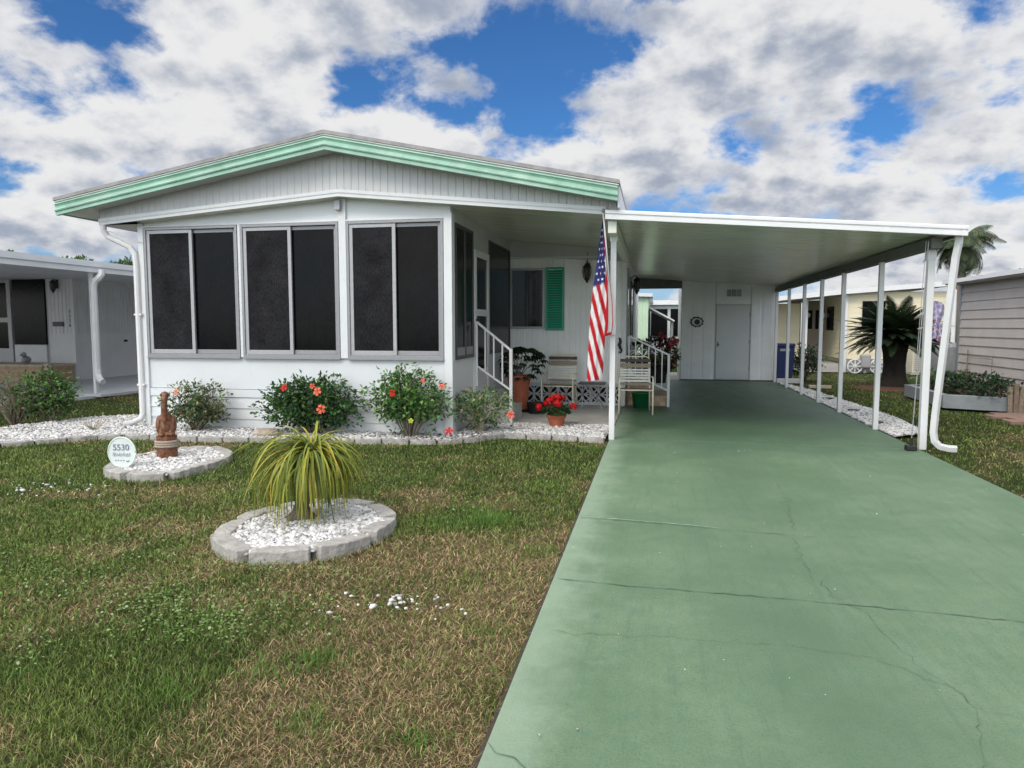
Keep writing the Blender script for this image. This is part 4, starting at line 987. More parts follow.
sq.build('script_line', inkm, sg, local=True); sq = MB(); sq.tube([(.045,-.003,.10),(.06,-.003,.095),(.075,-.003,.103)], .005, 5); sq.build('motif', tealm, sg, local=True)
m = MB(); m.tube([(-.05,.02,.0),(-.05,.02,.09)], .006, 5); m.tube([(.05,.02,.0),(.05,.02,.09)], .006, 5); m.tube([(0,.01,.345),(0,.012,.36)], .012, 6); m.build('stake', W['iron'], sg, local=True)
for ch in sg.children: pass

# geranium in a terracotta pot
gp_ = empty('geranium_pot', (-1.36,9.86,.025), 'red geranium in a terracotta pot on the white gravel in front of the patio', 'potted plant')
MB().lathe([(.0,0),(.10,0),(.125,.125),(.140,.125),(.142,.165),(.125,.165),(.12,.14),(.0,.135)], (0,0,0), 20).build('pot', W['terra'], gp_, local=True, smooth=False)
r = random.Random(9); lm = MB(); smm = MB()
for k in range(330):
    v = rdir(r, .3); p = Vector((v.x*.17, v.y*.15, .23+abs(v.z)*.13*r.random()-.06*r.random())); leaf(lm, p, v+rdir(r)*.6, (0,0,1), r.uniform(.04,.07), r.uniform(.04,.055), tuple(x*r.uniform(.6,1.3) for x in (.035,.085,.028)), .12)
lm.build('foliage', leafm, gp_, local=True)
for (fx, fy, fz, R) in ((-.09,-.10,.36,.062),(.02,-.02,.42,.058),(.035,-.13,.335,.062),(-.245,-.05,.27,.055),(.245,-.03,.29,.055),(-.05,.03,.40,.052),(-.14,-.05,.33,.045),(.09,.04,.40,.045)):
    fm = MB()
    for k in range(46):
        v = rdir(r, .2); flower(fm, Vector((fx,fy,fz))+v*R*.8, v, R*.33, tuple(x*r.uniform(.75,1.2) for x in (.66,.012,.014)), (.4,.01,.01), r=r)
    fh = fm.build('flower_head', petalm, gp_, local=True)
    MB().tube([(fx*.3,fy*.3,.15),(fx*.75,fy*.8,.24),(fx,fy,fz-.02)], .005, 5, col=None).build('flower_stalk', W['stem'], fh, local=True)
# tall planter with dark leafy plant by the porch steps
tp_ = empty('potted_schefflera', (-2.22,11.5,.03), 'dark leafy plant in a tall terracotta planter behind the porch handrail', 'potted plant')
MB().lathe([(.0,0),(.16,0),(.15,.05),(.17,.4),(.20,.55),(.205,.6),(.17,.6),(.0,.56)], (0,0,0), 20).build('planter', W['terra'], tp_, local=True, smooth=False)
MB().lathe([(.0,0),(.24,0),(.26,.05),(.24,.05),(.0,.02)], (0,0,0), 20).build('saucer', W['black'], tp_, local=True)
lm = MB(); r = random.Random(15)
for k in range(60):
    v = rdir(r, .35); hub = Vector((.06+v.x*.36, v.y*.3, .82+v.z*.27))
    smm = MB()
    for j in range(9):
        a = 2*PI*j/9+r.random(); d = Vector((math.cos(a), math.sin(a), -.45)); leaf(lm, hub, d, (0,0,1), r.uniform(.10,.16), .05, tuple(x*r.uniform(.5,1.3) for x in (.022,.045,.022)), .1, .2)
lm.build('foliage', leafm, tp_, local=True)
sm = MB()
for k in range(12): v = rdir(r,.8); sm.tube([(0,0,.55),(v.x*.15,v.y*.12,.72),(.04+v.x*.3,v.y*.25,.82+v.z*.2)], [.010,.007,.004], 5)
sm.build('stems', W['stem'], tp_, local=True)
t = empty('small_pot', (-1.88,11.2,.03), 'small black plastic pot on the patio near the handrail', 'pot')
MB().lathe([(.0,0),(.12,0),(.15,.15),(.16,.15),(.16,.18),(.14,.18),(.0,.16)], (0,0,0), 18).build('pot', W['black'], t, local=True)
MB().lathe([(.0,.16),(.12,.165),(.05,.175),(.0,.176)], (0,0,0), 18).build('soil', W['soil'], t, local=True)
t = empty('small_pot', (-1.70,11.45,.03), 'small beige jar on the patio beside the black pot', 'pot')
MB().lathe([(.0,0),(.06,0),(.085,.06),(.07,.14),(.078,.16),(.06,.16),(.0,.15)], (0,0,0), 16).build('pot', M('beige_ceramic', (.44,.36,.26), .5, .1, 10), t, local=True, smooth=True)
# dark red leaved plant on the side steps
cr = empty('potted_croton', (.06,13.25,.40), 'dark red leaved plant with pink blooms standing on the side steps', 'potted plant')
MB().lathe([(.0,0),(.15,0),(.19,.3),(.2,.3),(.2,.33),(.0,.31)], (0,0,0), 18).build('pot', W['black'], cr, local=True)
lm = MB(); r = random.Random(44)
for k in range(900):
    v = rdir(r); q = r.uniform(.5,1)**.5; p = Vector((v.x*.36*q+.02, v.y*.30*q, .52+v.z*.33*q)); base = r.choice([(.03,.018,.015),(.055,.014,.016),(.02,.025,.012),(.09,.016,.02)])
    leaf(lm, p, v+rdir(r)*.7, (0,0,1), r.uniform(.07,.12), .04, tuple(x*r.uniform(.6,1.4) for x in base), .15, .2)
lm.build('foliage', leafm, cr, local=True)
for k in range(9):
    fm = MB(); fx, fy, fz = r.uniform(-.02,.34), r.uniform(-.28,0), r.uniform(.66,.92)
    for j in range(16): v = rdir(r,.2); flower(fm, Vector((fx,fy,fz))+v*.04, v, .026, (.33,.05,.07), r=r)
    fm.build('flower_head', petalm, cr, local=True)
# dark potted plant behind the side railing
t = empty('potted_fern', (-.28,13.35,.55), 'dark green potted plant on the top side step behind the rail', 'potted plant')
MB().lathe([(.0,0),(.12,0),(.15,.24),(.165,.24),(.165,.27),(.0,.25)], (0,0,0), 18).build('pot', W['black'], t, local=True)
lm = MB()
for k in range(420):
    v = rdir(r,.3); p = Vector((v.x*.2, v.y*.2, .38+v.z*.2)); leaf(lm, p, v, (0,0,1), r.uniform(.07,.11), .035, tuple(x*r.uniform(.5,1.3) for x in (.02,.035,.018)), .12, .3)
lm.build('foliage', leafm, t, local=True)

# ================================================================== FLAG
fl = empty('flag', (-.515,8.86,1.4), 'american flag hanging from a slim white pole on the left carport post', 'flag')
TIP = Vector((-.63,8.58,2.80)); BR = Vector((-.515,8.87,1.40))
MB().tube([BR, TIP], .011, 8).build('flag_pole', W['white'], fl, smooth=True)
fin = MB(); blob(fin, TIP+Vector((0,0,.03)), .024,.024,.024, n=10); fin.build('finial', W['alulite'], fl, smooth=True)
MB().box(-.56,-.48,8.85,8.884,1.34,1.46).build('bracket', W['white'], fl, bevel=.005)
FLAGC = {'r': (.50,.018,.030), 'w': (.80,.79,.77), 'b': (.035,.040,.16)}
def flag_mat():
    m, nt, b = new_mat('flag_cloth'); N = nt.nodes; L = nt.links
    a = N.new('ShaderNodeAttribute'); a.attribute_name = 'Col'; L.new(a.outputs['Color'], b.inputs['Base Color']); b.inputs['Roughness'].default_value = .75; b.inputs['Specular IOR Level'].default_value = .15
    t = N.new('ShaderNodeBsdfTranslucent'); L.new(a.outputs['Color'], t.inputs['Color']); ms = N.new('ShaderNodeMixShader'); ms.inputs[0].default_value = .18
    L.new(b.outputs[0], ms.inputs[1]); L.new(t.outputs[0], ms.inputs[2]); L.new(ms.outputs[0], N['Material Output'].inputs['Surface']); return m
# edges of the drape as functions of the drop l (0 top .. 1 bottom)
def lerp_tab(tab, l):
    for (a, va), (b_, vb) in zip(tab, tab[1:]):
        if l <= b_: return va+(vb-va)*(l-a)/(b_-a)
    return tab[-1][1]
ZT, ZB = 2.71, .76
left = [(0,-.645),(.12,-.675),(.27,-.715),(.40,-.755),(.6,-.79),(.8,-.812),(1,-.825)]
rightm = [(0,-.628),(.12,-.612),(.27,-.592),(.40,-.58),(.6,-.59),(.8,-.608),(1,-.632)]
def surf_main(w, l):
    x0, x1 = lerp_tab(left, l), lerp_tab(rightm, l); x = x0+(x1-x0)*w
    y = 8.62+.10*(l)+.045*math.sin(w*5.2+l*2.0)*min(1,.25+l)+.012*math.sin(w*14+l*5)
    return Vector((x, y, ZT+(ZB-ZT)*l-.05*w*l*l*0 + .03*w*l))
fm = MB(); NW, NL = 40, 120
def stripe(v): return FLAGC['r'] if int(math.floor(v)) % 2 == 0 else FLAGC['w']
def col_main(w, l):
    p = surf_main(w, l)
    cl = .40-.02*w
    if l < cl and w < .90-.0*l: return FLAGC['b']
    return stripe((p.x+.80-.50*(l-.40))/.050+8+.3)
def grid(surf, colf, NW, NL):
    for i in range(NW):
        for j in range(NL):
            w0, w1, l0, l1 = i/NW, (i+1)/NW, j/NL, (j+1)/NL
            fm.add([surf(w0,l0), surf(w1,l0), surf(w1,l1), surf(w0,l1)], [(0,1,2,3)], colf((w0+w1)/2, (l0+l1)/2))
grid(surf_main, col_main, NW, NL)
left2 = [(0,-.625),(.3,-.632),(.6,-.645),(1,-.655)]; right2 = [(0,-.585),(.2,-.540),(.5,-.515),(.8,-.508),(1,-.522)]
def surf_back(w, l):
    x0, x1 = lerp_tab(left2, l), lerp_tab(right2, l); z0, z1 = 2.26, 1.30
    return Vector((x0+(x1-x0)*w, 8.66+.05*l+.03*math.sin(w*6+1.2+l), z0+(z1-z0)*l-.16*w*(1-l)+.05*w*l))
def col_back(w, l): return FLAGC['r'] if (w < .66-.06*l or w > .91 or l > .95) else FLAGC['w']
grid(surf_back, col_back, 24, 70)
fo = fm.build('cloth', flag_mat(), fl)
fo.modifiers.new('weld', 'WELD'); 
star = MB()
row = 0
for j in range(9):
    l = .055+j*.038
    for i in range(3 if j > 2 else 2):
        w = (.18 if j % 2 else .34)+i*.33
        if w > .86: continue
        c = surf_main(w, l); 
        du = (surf_main(w+.02,l)-c).normalized(); dl = (surf_main(w,l-.01)-c).normalized(); n = du.cross(dl).normalized(); c = c+n*.003 if n.y < 0 else c-n*.003
        P = []
        for k in range(10):
            R = .0205 if k % 2 == 0 else .0090; a = PI/2+k*PI/5; P.append(c+du*R*math.cos(a)+dl*R*math.sin(a))
        star.add(P+[c], [(k,(k+1)%10,10) for k in range(10)], FLAGC['w'])
star.build('stars', flag_mat(), fo)

# tie-dye cloth and counterweight cord at the right post
m = MB(); r = random.Random(6)
for i in range(16):
    for j in range(40):
        def q(i, j): a = i/16; b_ = j/40; return Vector((3.13+.135*a+.01*math.sin(b_*9), 8.94+.03*math.sin(a*7+b_*3)+.02*b_, 1.72-.44*b_+.02*math.sin(a*5)))
        n = math.sin(i*.9+j*.35)+math.sin(i*.5-j*.6+2)+r.uniform(-.6,.6); lo = j/40
        c = (.34,.32,.56) if n > .6 else ((.66,.64,.76) if n > -.7 else (.40,.30,.50)); c = c if lo < .5 or n > -.5 else (.33,.12,.15)
        m.add([q(i,j), q(i+1,j), q(i+1,j+1), q(i,j+1)], [(0,1,2,3)], c)
tag(m.build('hanging_cloth', petalm), 'purple and red tie dye cloth hanging between the right post and its drainpipe', 'cloth')
t = empty('counterweight_cord', (2.93,8.8,.0), 'thin grey cord with a dark counterweight beside the front right carport post', 'cord')
MB().tube([(2.99,8.72,2.40),(2.93,8.78,.14)], .006, 5).build('cord', W['steel'], t); MB().tube([(2.965,8.72,2.40),(2.935,8.76,1.0)], .004, 5).build('cord', W['steel'], t)
MB().box(2.87,2.98,8.73,8.83,.013,.075).build('weight', W['iron'], t, bevel=.01); MB().tube([(2.93,8.78,.07),(2.93,8.78,.16)], .014, 6).build('hook', W['iron'], t)
for k, (x, y) in enumerate(((3.3,12.6),(3.25,11.1),(3.35,14.6))):
    o = MB().box(-.09,.09,-.05,.05,0,.035).build('vent_stone', W['alud'], bevel=.006); o.location = (x, y, .02); o.rotation_euler = (0,.05,.5+k)
    tag(o, ['dark flat block lying mid way along the carport gravel strip','dark flat block lying at the near end of the carport gravel strip','dark flat block lying at the far end of the carport gravel strip'][k], 'block')

# ================================================================== LEFT NEIGHBOUR
ln = empty('neighbour_home', (-15, 15.8, 0), 'grey sided neighbouring home with white roof edge and dark screened door at the left', 'house')
m = MB(); m.box(-23,-11.37,5.01,23.99,2.70,2.75); m.build('roof', W['white'], ln)
m = MB(); m.box(-11.36,-11.30,5.0,24,2.55,2.76); m.box(-11.30,-11.27,5.0,24,2.66,2.775); m.build('fascia', M('bright_fascia', (.88,.89,.90), .4, .03, 3), ln)
MB().box(-22,-11.37,5.0,24,2.68,2.697).build('ceiling', W['nbgrey'], ln)
m = MB(); ribbed(m, (-15.75,15.8,0), (1,0,0), (0,-1,0), .80, lambda t: 1.25, lambda t: 2.70, .12, .014); lap(m, (-15.75,15.8,0), (1,0,0), (0,-1,0), .80, 0, 1.25, .21, .018); m.build('front_wall', W['nbgrey'], ln)
MB().box(-22,-15.75,15.81,15.9,0,2.7).build('front_wall', W['nbgrey'], ln)
m = MB(); lap(m, (-14.95,15.8,0), (0,1,0), (1,0,0), 8, .0, 1.25, .21, .018); ribbed(m, (-14.95,15.8,0), (0,1,0), (1,0,0), 8, lambda t: 1.25, lambda t: 2.70, .12, .014); m.build('side_wall', W['nbgrey'], ln)
MB().box(-15.0,-14.90,15.74,15.84,0,2.7).build('corner_trim', W['nbgrey'], ln)
MB().box(-14.93,-14.91,17.5,17.62,1.0,1.06).build('outlet', W['black'], ln)
d = MB(); frame(d, -17.8,-16.86,.5,2.72,15.74,15.81,.12); d.box(-17.7,-16.95,15.745,15.80,1.55,1.67); d.box(-17.7,-16.95,15.75,15.80,.6,.85); dd = d.build('screen_door', W['alulite'], ln)
MB().box(-17.68,-16.97,15.77,15.79,.6,2.62).build('screen', W['mesh_dark'], dd)
w = MB().box(-16.80,-15.80,15.74,15.81,.5,.95).build('kick_panel', W['nbgrey'], ln); w = MB().box(-16.80,-15.80,15.75,15.80,.955,2.72).build('screen_window', W['mesh_dark'], ln)
m = MB(); m.box(-18.5,-14.95,14.9,15.7,.02,.42); m.build('brick_porch', W['brick'], ln)
MB().box(-18.52,-14.92,14.87,15.72,.42,.48).build('porch_cap', W['cap'], ln)
for k in range(3): MB().box(-18.5,-14.945,14.893,14.9,.12+.1*k,.128+.1*k).build('mortar_course', W['cap'], ln)
MB().box(-15.02,-14.88,14.85,14.95,.0,.52).build('porch_pier', W['cap'], ln)
m = MB(); m.tube([(-11.42,12.46,2.62),(-11.42,12.46,2.52),(-11.5,12.45,2.44),(-11.62,12.44,2.36),(-11.66,12.43,2.25)],.06,8) if False else None
dp = MB(); dp.tube([(-11.16,12.55,2.60),(-11.16,12.54,2.50),(-11.20,12.50,2.42),(-11.27,12.48,2.36),(-11.30,12.47,2.25),(-11.30,12.47,.55),(-11.27,12.45,.42),(-11.18,12.40,.34),(-11.08,12.36,.30)], .065, 8); dp.build('drainpipe', W['white'], ln)
MB().box(-11.44,-11.38,12.50,12.57,.02,2.56).build('post', W['white'], ln)
MB().box(-11.5,-11.1,12.3,12.7,.0,.05).build('splash_block', W['conclite'], ln)
slab = MB().box(-22,-11.25,4.0,24,-.05,.025).build('carport_slab', W['conclite'], ln)
digits = '5526'
for k, ch in enumerate(digits): text('digit', ch, .13, W['iron'], ln, (-15.06,15.77,1.83-.12*k), (PI/2,0,0), .004)
m = MB().box(-15.57,-15.27,15.74,15.80,1.44,1.56).build('mail_slot', W['alud'], ln)
text('plate_text', '---', .08, W['rope'], m, (-15.42,15.735,1.5), (PI/2,0,0), .001) if False else None
lan = lantern((-15.42,15.79,2.56), 'black lantern on the grey neighbouring home at the left', 0, False)
pg = MB(); blob(pg, (-15.9,15.2,.58), .10,.12,.10); blob(pg, (-15.88,15.12,.72), .06,.07,.06); pg.tube([(-15.88,15.05,.72),(-15.88,15.0,.70)], [.02,.012], 6)
tag(pg.build('porch_figurine', W['steel'], smooth=True), 'small grey figurine on the neighbour brick step', 'figurine')

# ================================================================== RIGHT NEIGHBOURS
mh = empty('mauve_home', (6.5, 15, 0), 'mauve grey lap sided neighbouring home at the right edge', 'house')
m = MB(); lap(m, (6.5,2,0), (0,1,0), (-1,0,0), 14.9, .12, 2.36, .185, .022); m.build('side_wall', W['mauve'], mh)
MB().box(6.47,6.62,16.86,16.98,.0,2.36).build('corner_trim', W['steel'], mh)
MB().box(6.6,14,16.85,16.95,.0,2.33).build('back_wall', W['mauve'], mh)
MB().prism([(6.20,1.5,2.36),(14,1.5,2.34),(14,1.5,2.38),(6.20,1.5,2.42)], (0,15.5,0)).build('roof', W['steel'], mh)
MB().box(6.14,6.20,1.5,17.0,2.355,2.435).build('fascia', W['white'], mh)
MB().box(6.2,6.5,1.5,17.0,2.335,2.355).build('soffit', W['mauve'], mh)
MB().box(6.5,6.56,2,16.86,.0,.12).build('skirting', W['bluegrey'], mh)
MB().box(6.05,6.16,13.0,13.11,.0,2.30).build('porch_post', W['white'], mh, bevel=.006)
m = MB(); 
for k in range(9): m.tube([(6.42,16.2,.4+.1*k),(6.42,15.2,.4+.1*k)], .004, 4) if k in (4,) else None
m.tube([(6.44,16.3,.3),(6.44,16.3,.95)], .012, 5); m.tube([(6.44,15.2,.3),(6.44,15.2,.85)], .006, 5); m.tube([(6.44,16.3,.85),(6.44,15.2,.8)], .005, 5); m.build('trellis_wire', W['stem'], mh)
m = MB(); m.tube([(6.1,13.2,.3),(6.22,13.1,1.5)], .008, 5); tag(m.build('support_cable', W['iron']), 'thin dark cord slanting from the planter to the mauve wall', 'cord')
# planter
plq = [(5.12,15.9),(5.02,13.62),(6.02,13.12),(6.45,13.2),(6.45,16.0)]
pn = empty('raised_planter', (5.6,14.5,0), 'low blue grey concrete planter wall along the mauve home', 'planter')
def wallseg(a, b_, th=.11, h=.24):
    a = Vector((*a,0)); b_ = Vector((*b_,0)); d = (b_-a).normalized(); n = Vector((-d.y,d.x,0))*th
    return MB().prism([a, b_, b_+n, a+n], (0,0,h))
wallseg(plq[1], plq[0], -.11).build('wall_segment', W['bluegrey'], pn, bevel=.008); wallseg((5.02,13.615), plq[2], .11).build('wall_segment', W['bluegrey'], pn, bevel=.008)
wallseg(plq[0], (6.45,15.95), -.11).build('wall_segment', W['bluegrey'], pn, bevel=.008); wallseg(plq[2], (6.45,13.22), .11).build('wall_segment', W['bluegrey'], pn, bevel=.008)
MB().add([(x*.99+.05,y,.17) for x, y in plq], [(0,1,2,3,4)]).build('planter_soil', W['soil'], pn)
for k in range(5): bush('planter_shrub', ['low dark shrub at the near end of the blue grey planter','low dark shrub second from the near end of the blue grey planter','low dark shrub in the middle of the blue grey planter','low dark shrub second from the far end of the blue grey planter','low green shrub at the far end of the blue grey planter'][k], (5.85-.06*k,13.45+.5*k,.17), .42,.36,.36+.04*(k%2), 8, 420, .085, [(.02,.045,.018),(.03,.07,.025),(.015,.03,.015)] if k < 4 else [(.06,.12,.03),(.08,.15,.04)], 60+k, group='shrubs in the raised planter')
ca = empty('planter_stakes', (5.86,13.0,0), 'green and brown wooden stakes leaning at the corner of the planter', 'stakes')
for k, (x, c) in enumerate(((5.82,'stem'),(5.90,'bark'),(5.97,'stem'))): MB().bar((x,13.02,0),(x+.02*k,13.06,.44+.05*(k%2)),.07,.05).build('stake', W[c], ca, bevel=.006)
pv = MB()
for i in range(6):
    for j in range(8): pv.box(5.3+.42*i+.2*(j%2)-.08*j*0,5.3+.42*i+.40+.2*(j%2),10.6+.3*j,10.6+.3*j+.285,-.06,.012) if 5.3+.42*i > 4.9+.07*(8-j) else None
tag(pv.build('paver_path', W['paver'], bevel=.006), 'red brown paving slabs beside the mauve home', kind='structure')

# yellow house
yh = empty('yellow_home', (7,23.6,0), 'cream yellow lap sided home with a shaded porch behind the sago palm', 'house')
m = MB(); lap(m, (5.82,23.6,0), (1,0,0), (0,-1,0), 2.93, .42, 2.50, .16, .010); m.build('front_wall', W['yellow'], yh)
MB().box(5.83,8.74,23.61,23.7,.0,2.45).build('skirting', W['steel'], yh)
m = MB(); lap(m, (5.82,27,0), (0,-1,0), (-1,0,0), 3.4, .42, 2.40, .16, .012); m.build('porch_side_wall', W['yellow'], yh)
MB().box(5.78,5.88,23.55,23.62,.0,2.46).build('corner_trim', W['white'], yh)
MB().box(4.6,5.82,26.4,26.5,.0,2.35).build('porch_back_wall', M('shaded_tan', (.38,.33,.26),.7,.05,2), yh)
m = MB(); lap(m, (2.2,25.0,0), (1,0,0), (0,-1,0), 2.55, .1, 2.20, .16, .012); m.build('wing_wall', W['yellow'], yh)
MB().box(4.72,4.80,24.0,24.08,.0,2.32).build('porch_post', W['white'], yh)
MB().prism([(2.0,23.3,2.06),(5.7,23.3,2.43),(8.8,23.3,2.66),(8.8,23.3,2.80),(5.7,23.3,2.58),(2.0,23.3,2.20)], (0,5.5,0)).build('roof', W['white'], yh)
MB().box(4.5,5.82,23.6,26.4,.0,.25).build('porch_floor', W['conc'], yh)
for x in (5.3,5.65):
    w_ = MB().box(x-.12,x+.12,26.34,26.4,1.35,2.0).build('window', W['mesh_dark'], yh)
MB().box(5.79,5.82,25.0,25.9,1.3,2.1).build('window', W['mesh_dark'], yh)
MB().box(6.3,6.95,23.55,23.6,1.35,2.22).build('window', W['mesh_dark'], yh)
for i, x in enumerate((5.22,5.75)):
    t = empty('porch_light', (x,26.2,1.82), ['white round porch light at the left of the yellow home porch','white round porch light at the right of the yellow home porch'][i], 'lamp', 'porch lights of the yellow home')
    q = MB(); blob(q, (0,0,0), .11,.11,.10, n=10); q.build('globe', W['white'], t, local=True, smooth=True); MB().tube([(0,0,.08),(0,0,.33)], .012, 6).build('rod', W['iron'], t, local=True)
MB().tube([(8.70,23.45,2.7),(8.80,23.4,2.5),(8.82,23.4,.3)], .06, 8).build('drainpipe', W['white'], yh)
def wheel(x, label):
    t = empty('wagon_ornament', (x,23.3,.21), label, 'garden ornament', 'white garden wheels at the yellow home')
    m = MB(); m.tube([(.21*math.cos(a),0,.21*math.sin(a)) for a in np.linspace(0,2*PI,25)], .022, 6); m.build('rim', W['white'], t, local=True)
    m = MB()
    for k in range(8): a = k*PI/4; m.bar((.04*math.cos(a),0,.04*math.sin(a)),(.20*math.cos(a),0,.20*math.sin(a)),.03,.035,(0,1,0))
    m.build('spokes', W['white'], t, local=True); MB().lathe([(.0,-.04),(.06,-.04),(.06,.04),(.0,.04)],(0,0,0),12).build('hub', W['white'], t, local=True)
wheel(6.08, 'white spoked garden wheel left of the grey meter box on the yellow home'); wheel(6.72, 'white spoked garden wheel between the grey meter box and the sago palm'); wheel(7.15, 'white spoked garden wheel half hidden by the sago palm trunk')
t = empty('meter_box', (6.38,23.35,.0), 'grey utility box standing between two white garden wheels', 'utility box')
MB().box(-.14,.14,-.1,.12,.16,.56).build('cabinet', W['steel'], t, local=True, bevel=.02); MB().box(-.04,.04,-.02,.04,0,.16).build('stand', W['steel'], t, local=True); MB().box(-.11,.11,-.112,-.1,.2,.52).build('lid', W['alulite'], t, local=True)
t = empty('air_conditioner', (7.95,23.1,0), 'beige utility cabinet against the yellow home right of the sago palm', 'utility box')
MB().box(-.42,.42,-.3,.3,.05,.75).build('cabinet', M('beige_metal',(.55,.52,.42),.5,.05,4), t, local=True, bevel=.02); MB().box(-.45,.45,-.33,.33,0,.05).build('pad', W['conc'], t, local=True)
g_ = MB()
for k in range(9): g_.box(-.36,.36,-.312,-.302,.14+.06*k,.165+.06*k)
g_.build('louvres', W['steel'], t, local=True)
t = empty('water_tank', (7.25,19.8,0), 'rounded grey tank beside the far corner of the mauve home', 'tank')
MB().lathe([(.0,0),(.30,0),(.31,.05),(.31,.92),(.27,1.02),(.12,1.07),(.0,1.08)], (0,0,0), 20).build('tank_body', W['steel'], t, local=True, smooth=False); MB().lathe([(.0,1.07),(.06,1.075),(.06,1.12),(.0,1.12)], (0,0,0), 10).build('cap', W['iron'], t, local=True)
# blue bin and bush by the shed
t = empty('recycling_bin', (3.32,19.5,0), 'dark blue wheeled bin beside the storage shed', 'bin')
m = MB(); m.prism([(-.2,-.22,.06),(.2,-.22,.06),(.24,-.26,.92),(-.24,-.26,.92)], (0,.46,0)); m.build('bin_body', W['bin'], t, local=True, bevel=.015)
MB().box(-.25,.25,-.29,.26,.92,1.0).build('lid', W['bin'], t, local=True, bevel=.015); MB().box(-.12,.12,-.27,-.262,.80,.86).build('bin_label', W['alulite'], t, local=True)
for s in (-1,1): MB().lathe([(.0,-.03),(.09,-.03),(.09,.03),(.0,.03)],(0,0,0),14).build('wheel', W['iron'], t, local=True)
for i, ch in enumerate([c for c in t.children if c.name.startswith('wheel')]): ch.location = ((-1 if i else 1)*.2,.2,.09); ch.rotation_euler = (0,PI/2,0)
bush('shrub', 'dark rounded shrub behind the far carport posts beside the blue bin', (3.95,19.9,0), .42,.4,1.0, 10, 900, .10, [(.018,.035,.015),(.03,.055,.02)], 77, low=.03)
tag(MB().box(3.1,3.75,19.0,19.12,-.02,.10).build('kerb_board', W['white'], bevel=.008), 'white painted board on the ground beside the shed', 'board')
tag(MB().box(3.6,4.1,17.6,17.72,-.02,.05).build('kerb_board', W['cap'], bevel=.008), 'tan board at the far end of the gravel strip', 'board')
tag(MB().tube([(4.05,21.0,0),(4.05,21.0,2.1)], .035, 8).build('clothes_pole', W['white']), 'slim white pole standing in front of the yellow home wing', 'pole')

# pale green house and white house in the gap
ph = empty('green_home', (-.8,27,0), 'pale green home with white awning seen through the gap beside the shed', 'house')
m = MB(); ribbed(m, (-5,26,0), (1,0,0), (0,-1,0), 4.75, lambda t: 0, lambda t: 2.55, .2, .012); m.build('front_wall', W['pgreen'], ph)
m = MB(); ribbed(m, (-.25,26,0), (0,1,0), (1,0,0), 9, lambda t: 0, lambda t: 2.6, .3, .012); m.build('side_wall', W['pgreen'], ph)
MB().prism([(-5,25.8,2.66),(-.1,25.8,2.50),(-.1,25.8,2.62),(-5,25.8,2.82)], (0,9.5,0)).build('roof', W['white'], ph)
MB().prism([(-.24,28.5,2.15),(.75,28.5,1.62),(.75,28.5,1.68),(-.24,28.5,2.22)], (0,5,0)).build('awning', W['white'], ph)
for y in (26.5,28.7,30.4,32.2): w_ = MB().box(-.255,-.225,y,y+.9,.85,2.05).build('window', W['mesh_dark'], ph)
for y in (28.0,29.9,31.8): MB().box(.68,.74,y,y+.06,.0,1.66).build('awning_post', W['white'], ph) if y > 28.4 else None
wh = empty('white_home', (2.5,36,0), 'white home with dark screened porch in the distance beyond the pale green home', 'house')
MB().box(-.5,6,36,42,.0,2.5).build('wall', W['whitepanel'], wh); MB().box(-.8,6.3,35.7,42.3,2.5,2.72).build('roof', W['white'], wh)
for x in (-.2,.75): MB().box(x,x+.8,35.94,35.99,.95,2.3).build('screen', W['mesh_dark'], wh)
MB().box(1.6,2.4,35.94,35.99,.95,2.3).build('screen', W['mesh_dark'], wh)
for k, (x, y) in enumerate(((.55,31.5),(.95,33.5))): bush('shrub', ['small green shrub on the lawn beyond the carport gap','low olive shrub behind the lawn in the carport gap'][k], (x,y,0), .5,.4,.7, 8, 350, .12, [(.06,.11,.03),(.09,.13,.04)], 90+k)

# ================================================================== PALMS AND TREES
def frond(mb, base, a, el, L, nl, ll, lw, curve, cols, r, vee=.5, droop=.2):
    hd = Vector((math.cos(a), math.sin(a), 0)); sd = Vector((-hd.y, hd.x, 0)); p = Vector(base); ang = el; step = L/nl; pts = [p.copy()]; 
    for i in range(nl):
        f = i/nl; d = hd*math.cos(ang)+Vector((0,0,math.sin(ang))); up = hd*(-math.sin(ang))+Vector((0,0,math.cos(ang)))
        l = ll*(math.sin(PI*min(1, f*.9+.12))**.6)
        for s in (-1,1):
            q = (sd*s*.85+d*.5+up*vee-Vector((0,0,droop))).normalized(); c = tuple(x*r.uniform(.6,1.3) for x in r.choice(cols))
            e = p+q*l*r.uniform(.85,1.1)-Vector((0,0,droop*l*.3)); w_ = d*lw
            mb.add([p-w_/2, p+w_/2, p.lerp(e,.55)+w_/2, e, p.lerp(e,.55)-w_/2], [(0,1,2,3,4)], c)
        p = p+d*step; ang -= curve/nl; pts.append(p.copy())
    mb.tube(pts[::2], [max(.004, .014*(1-i/len(pts[::2]))) for i in range(len(pts[::2]))], 4, cols[0])
sp = empty('sago_palm', (5.62,18.2,0), 'large dark sago palm with stout trunk on the side lawn', 'palm')
MB().lathe([(.0,-.02),(.36,-.02),(.33,.06),(.26,.25),(.24,.5),(.26,.8),(.30,1.0),(.24,1.15),(.0,1.2)], (0,0,0), 16).build('trunk', M('sago_trunk', (.020,.017,.014), .95, .4, 20, bump=1, bscale=30), sp, local=True)
r = random.Random(52); lm = MB(); cols = [(.016,.034,.014),(.024,.048,.018),(.010,.022,.010),(.035,.060,.022)]
for k in range(210):
    frond(lm, (r.gauss(0,.08), r.gauss(0,.08), 1.15+r.uniform(-.10,.12)), r.uniform(0,2*PI), math.asin(r.uniform(.0,.99)), r.uniform(1.0,1.26), 56, .18, .017, r.uniform(.45,1.0), cols, r, .30, .10)
lm.build('crown', leafm, sp, local=True)
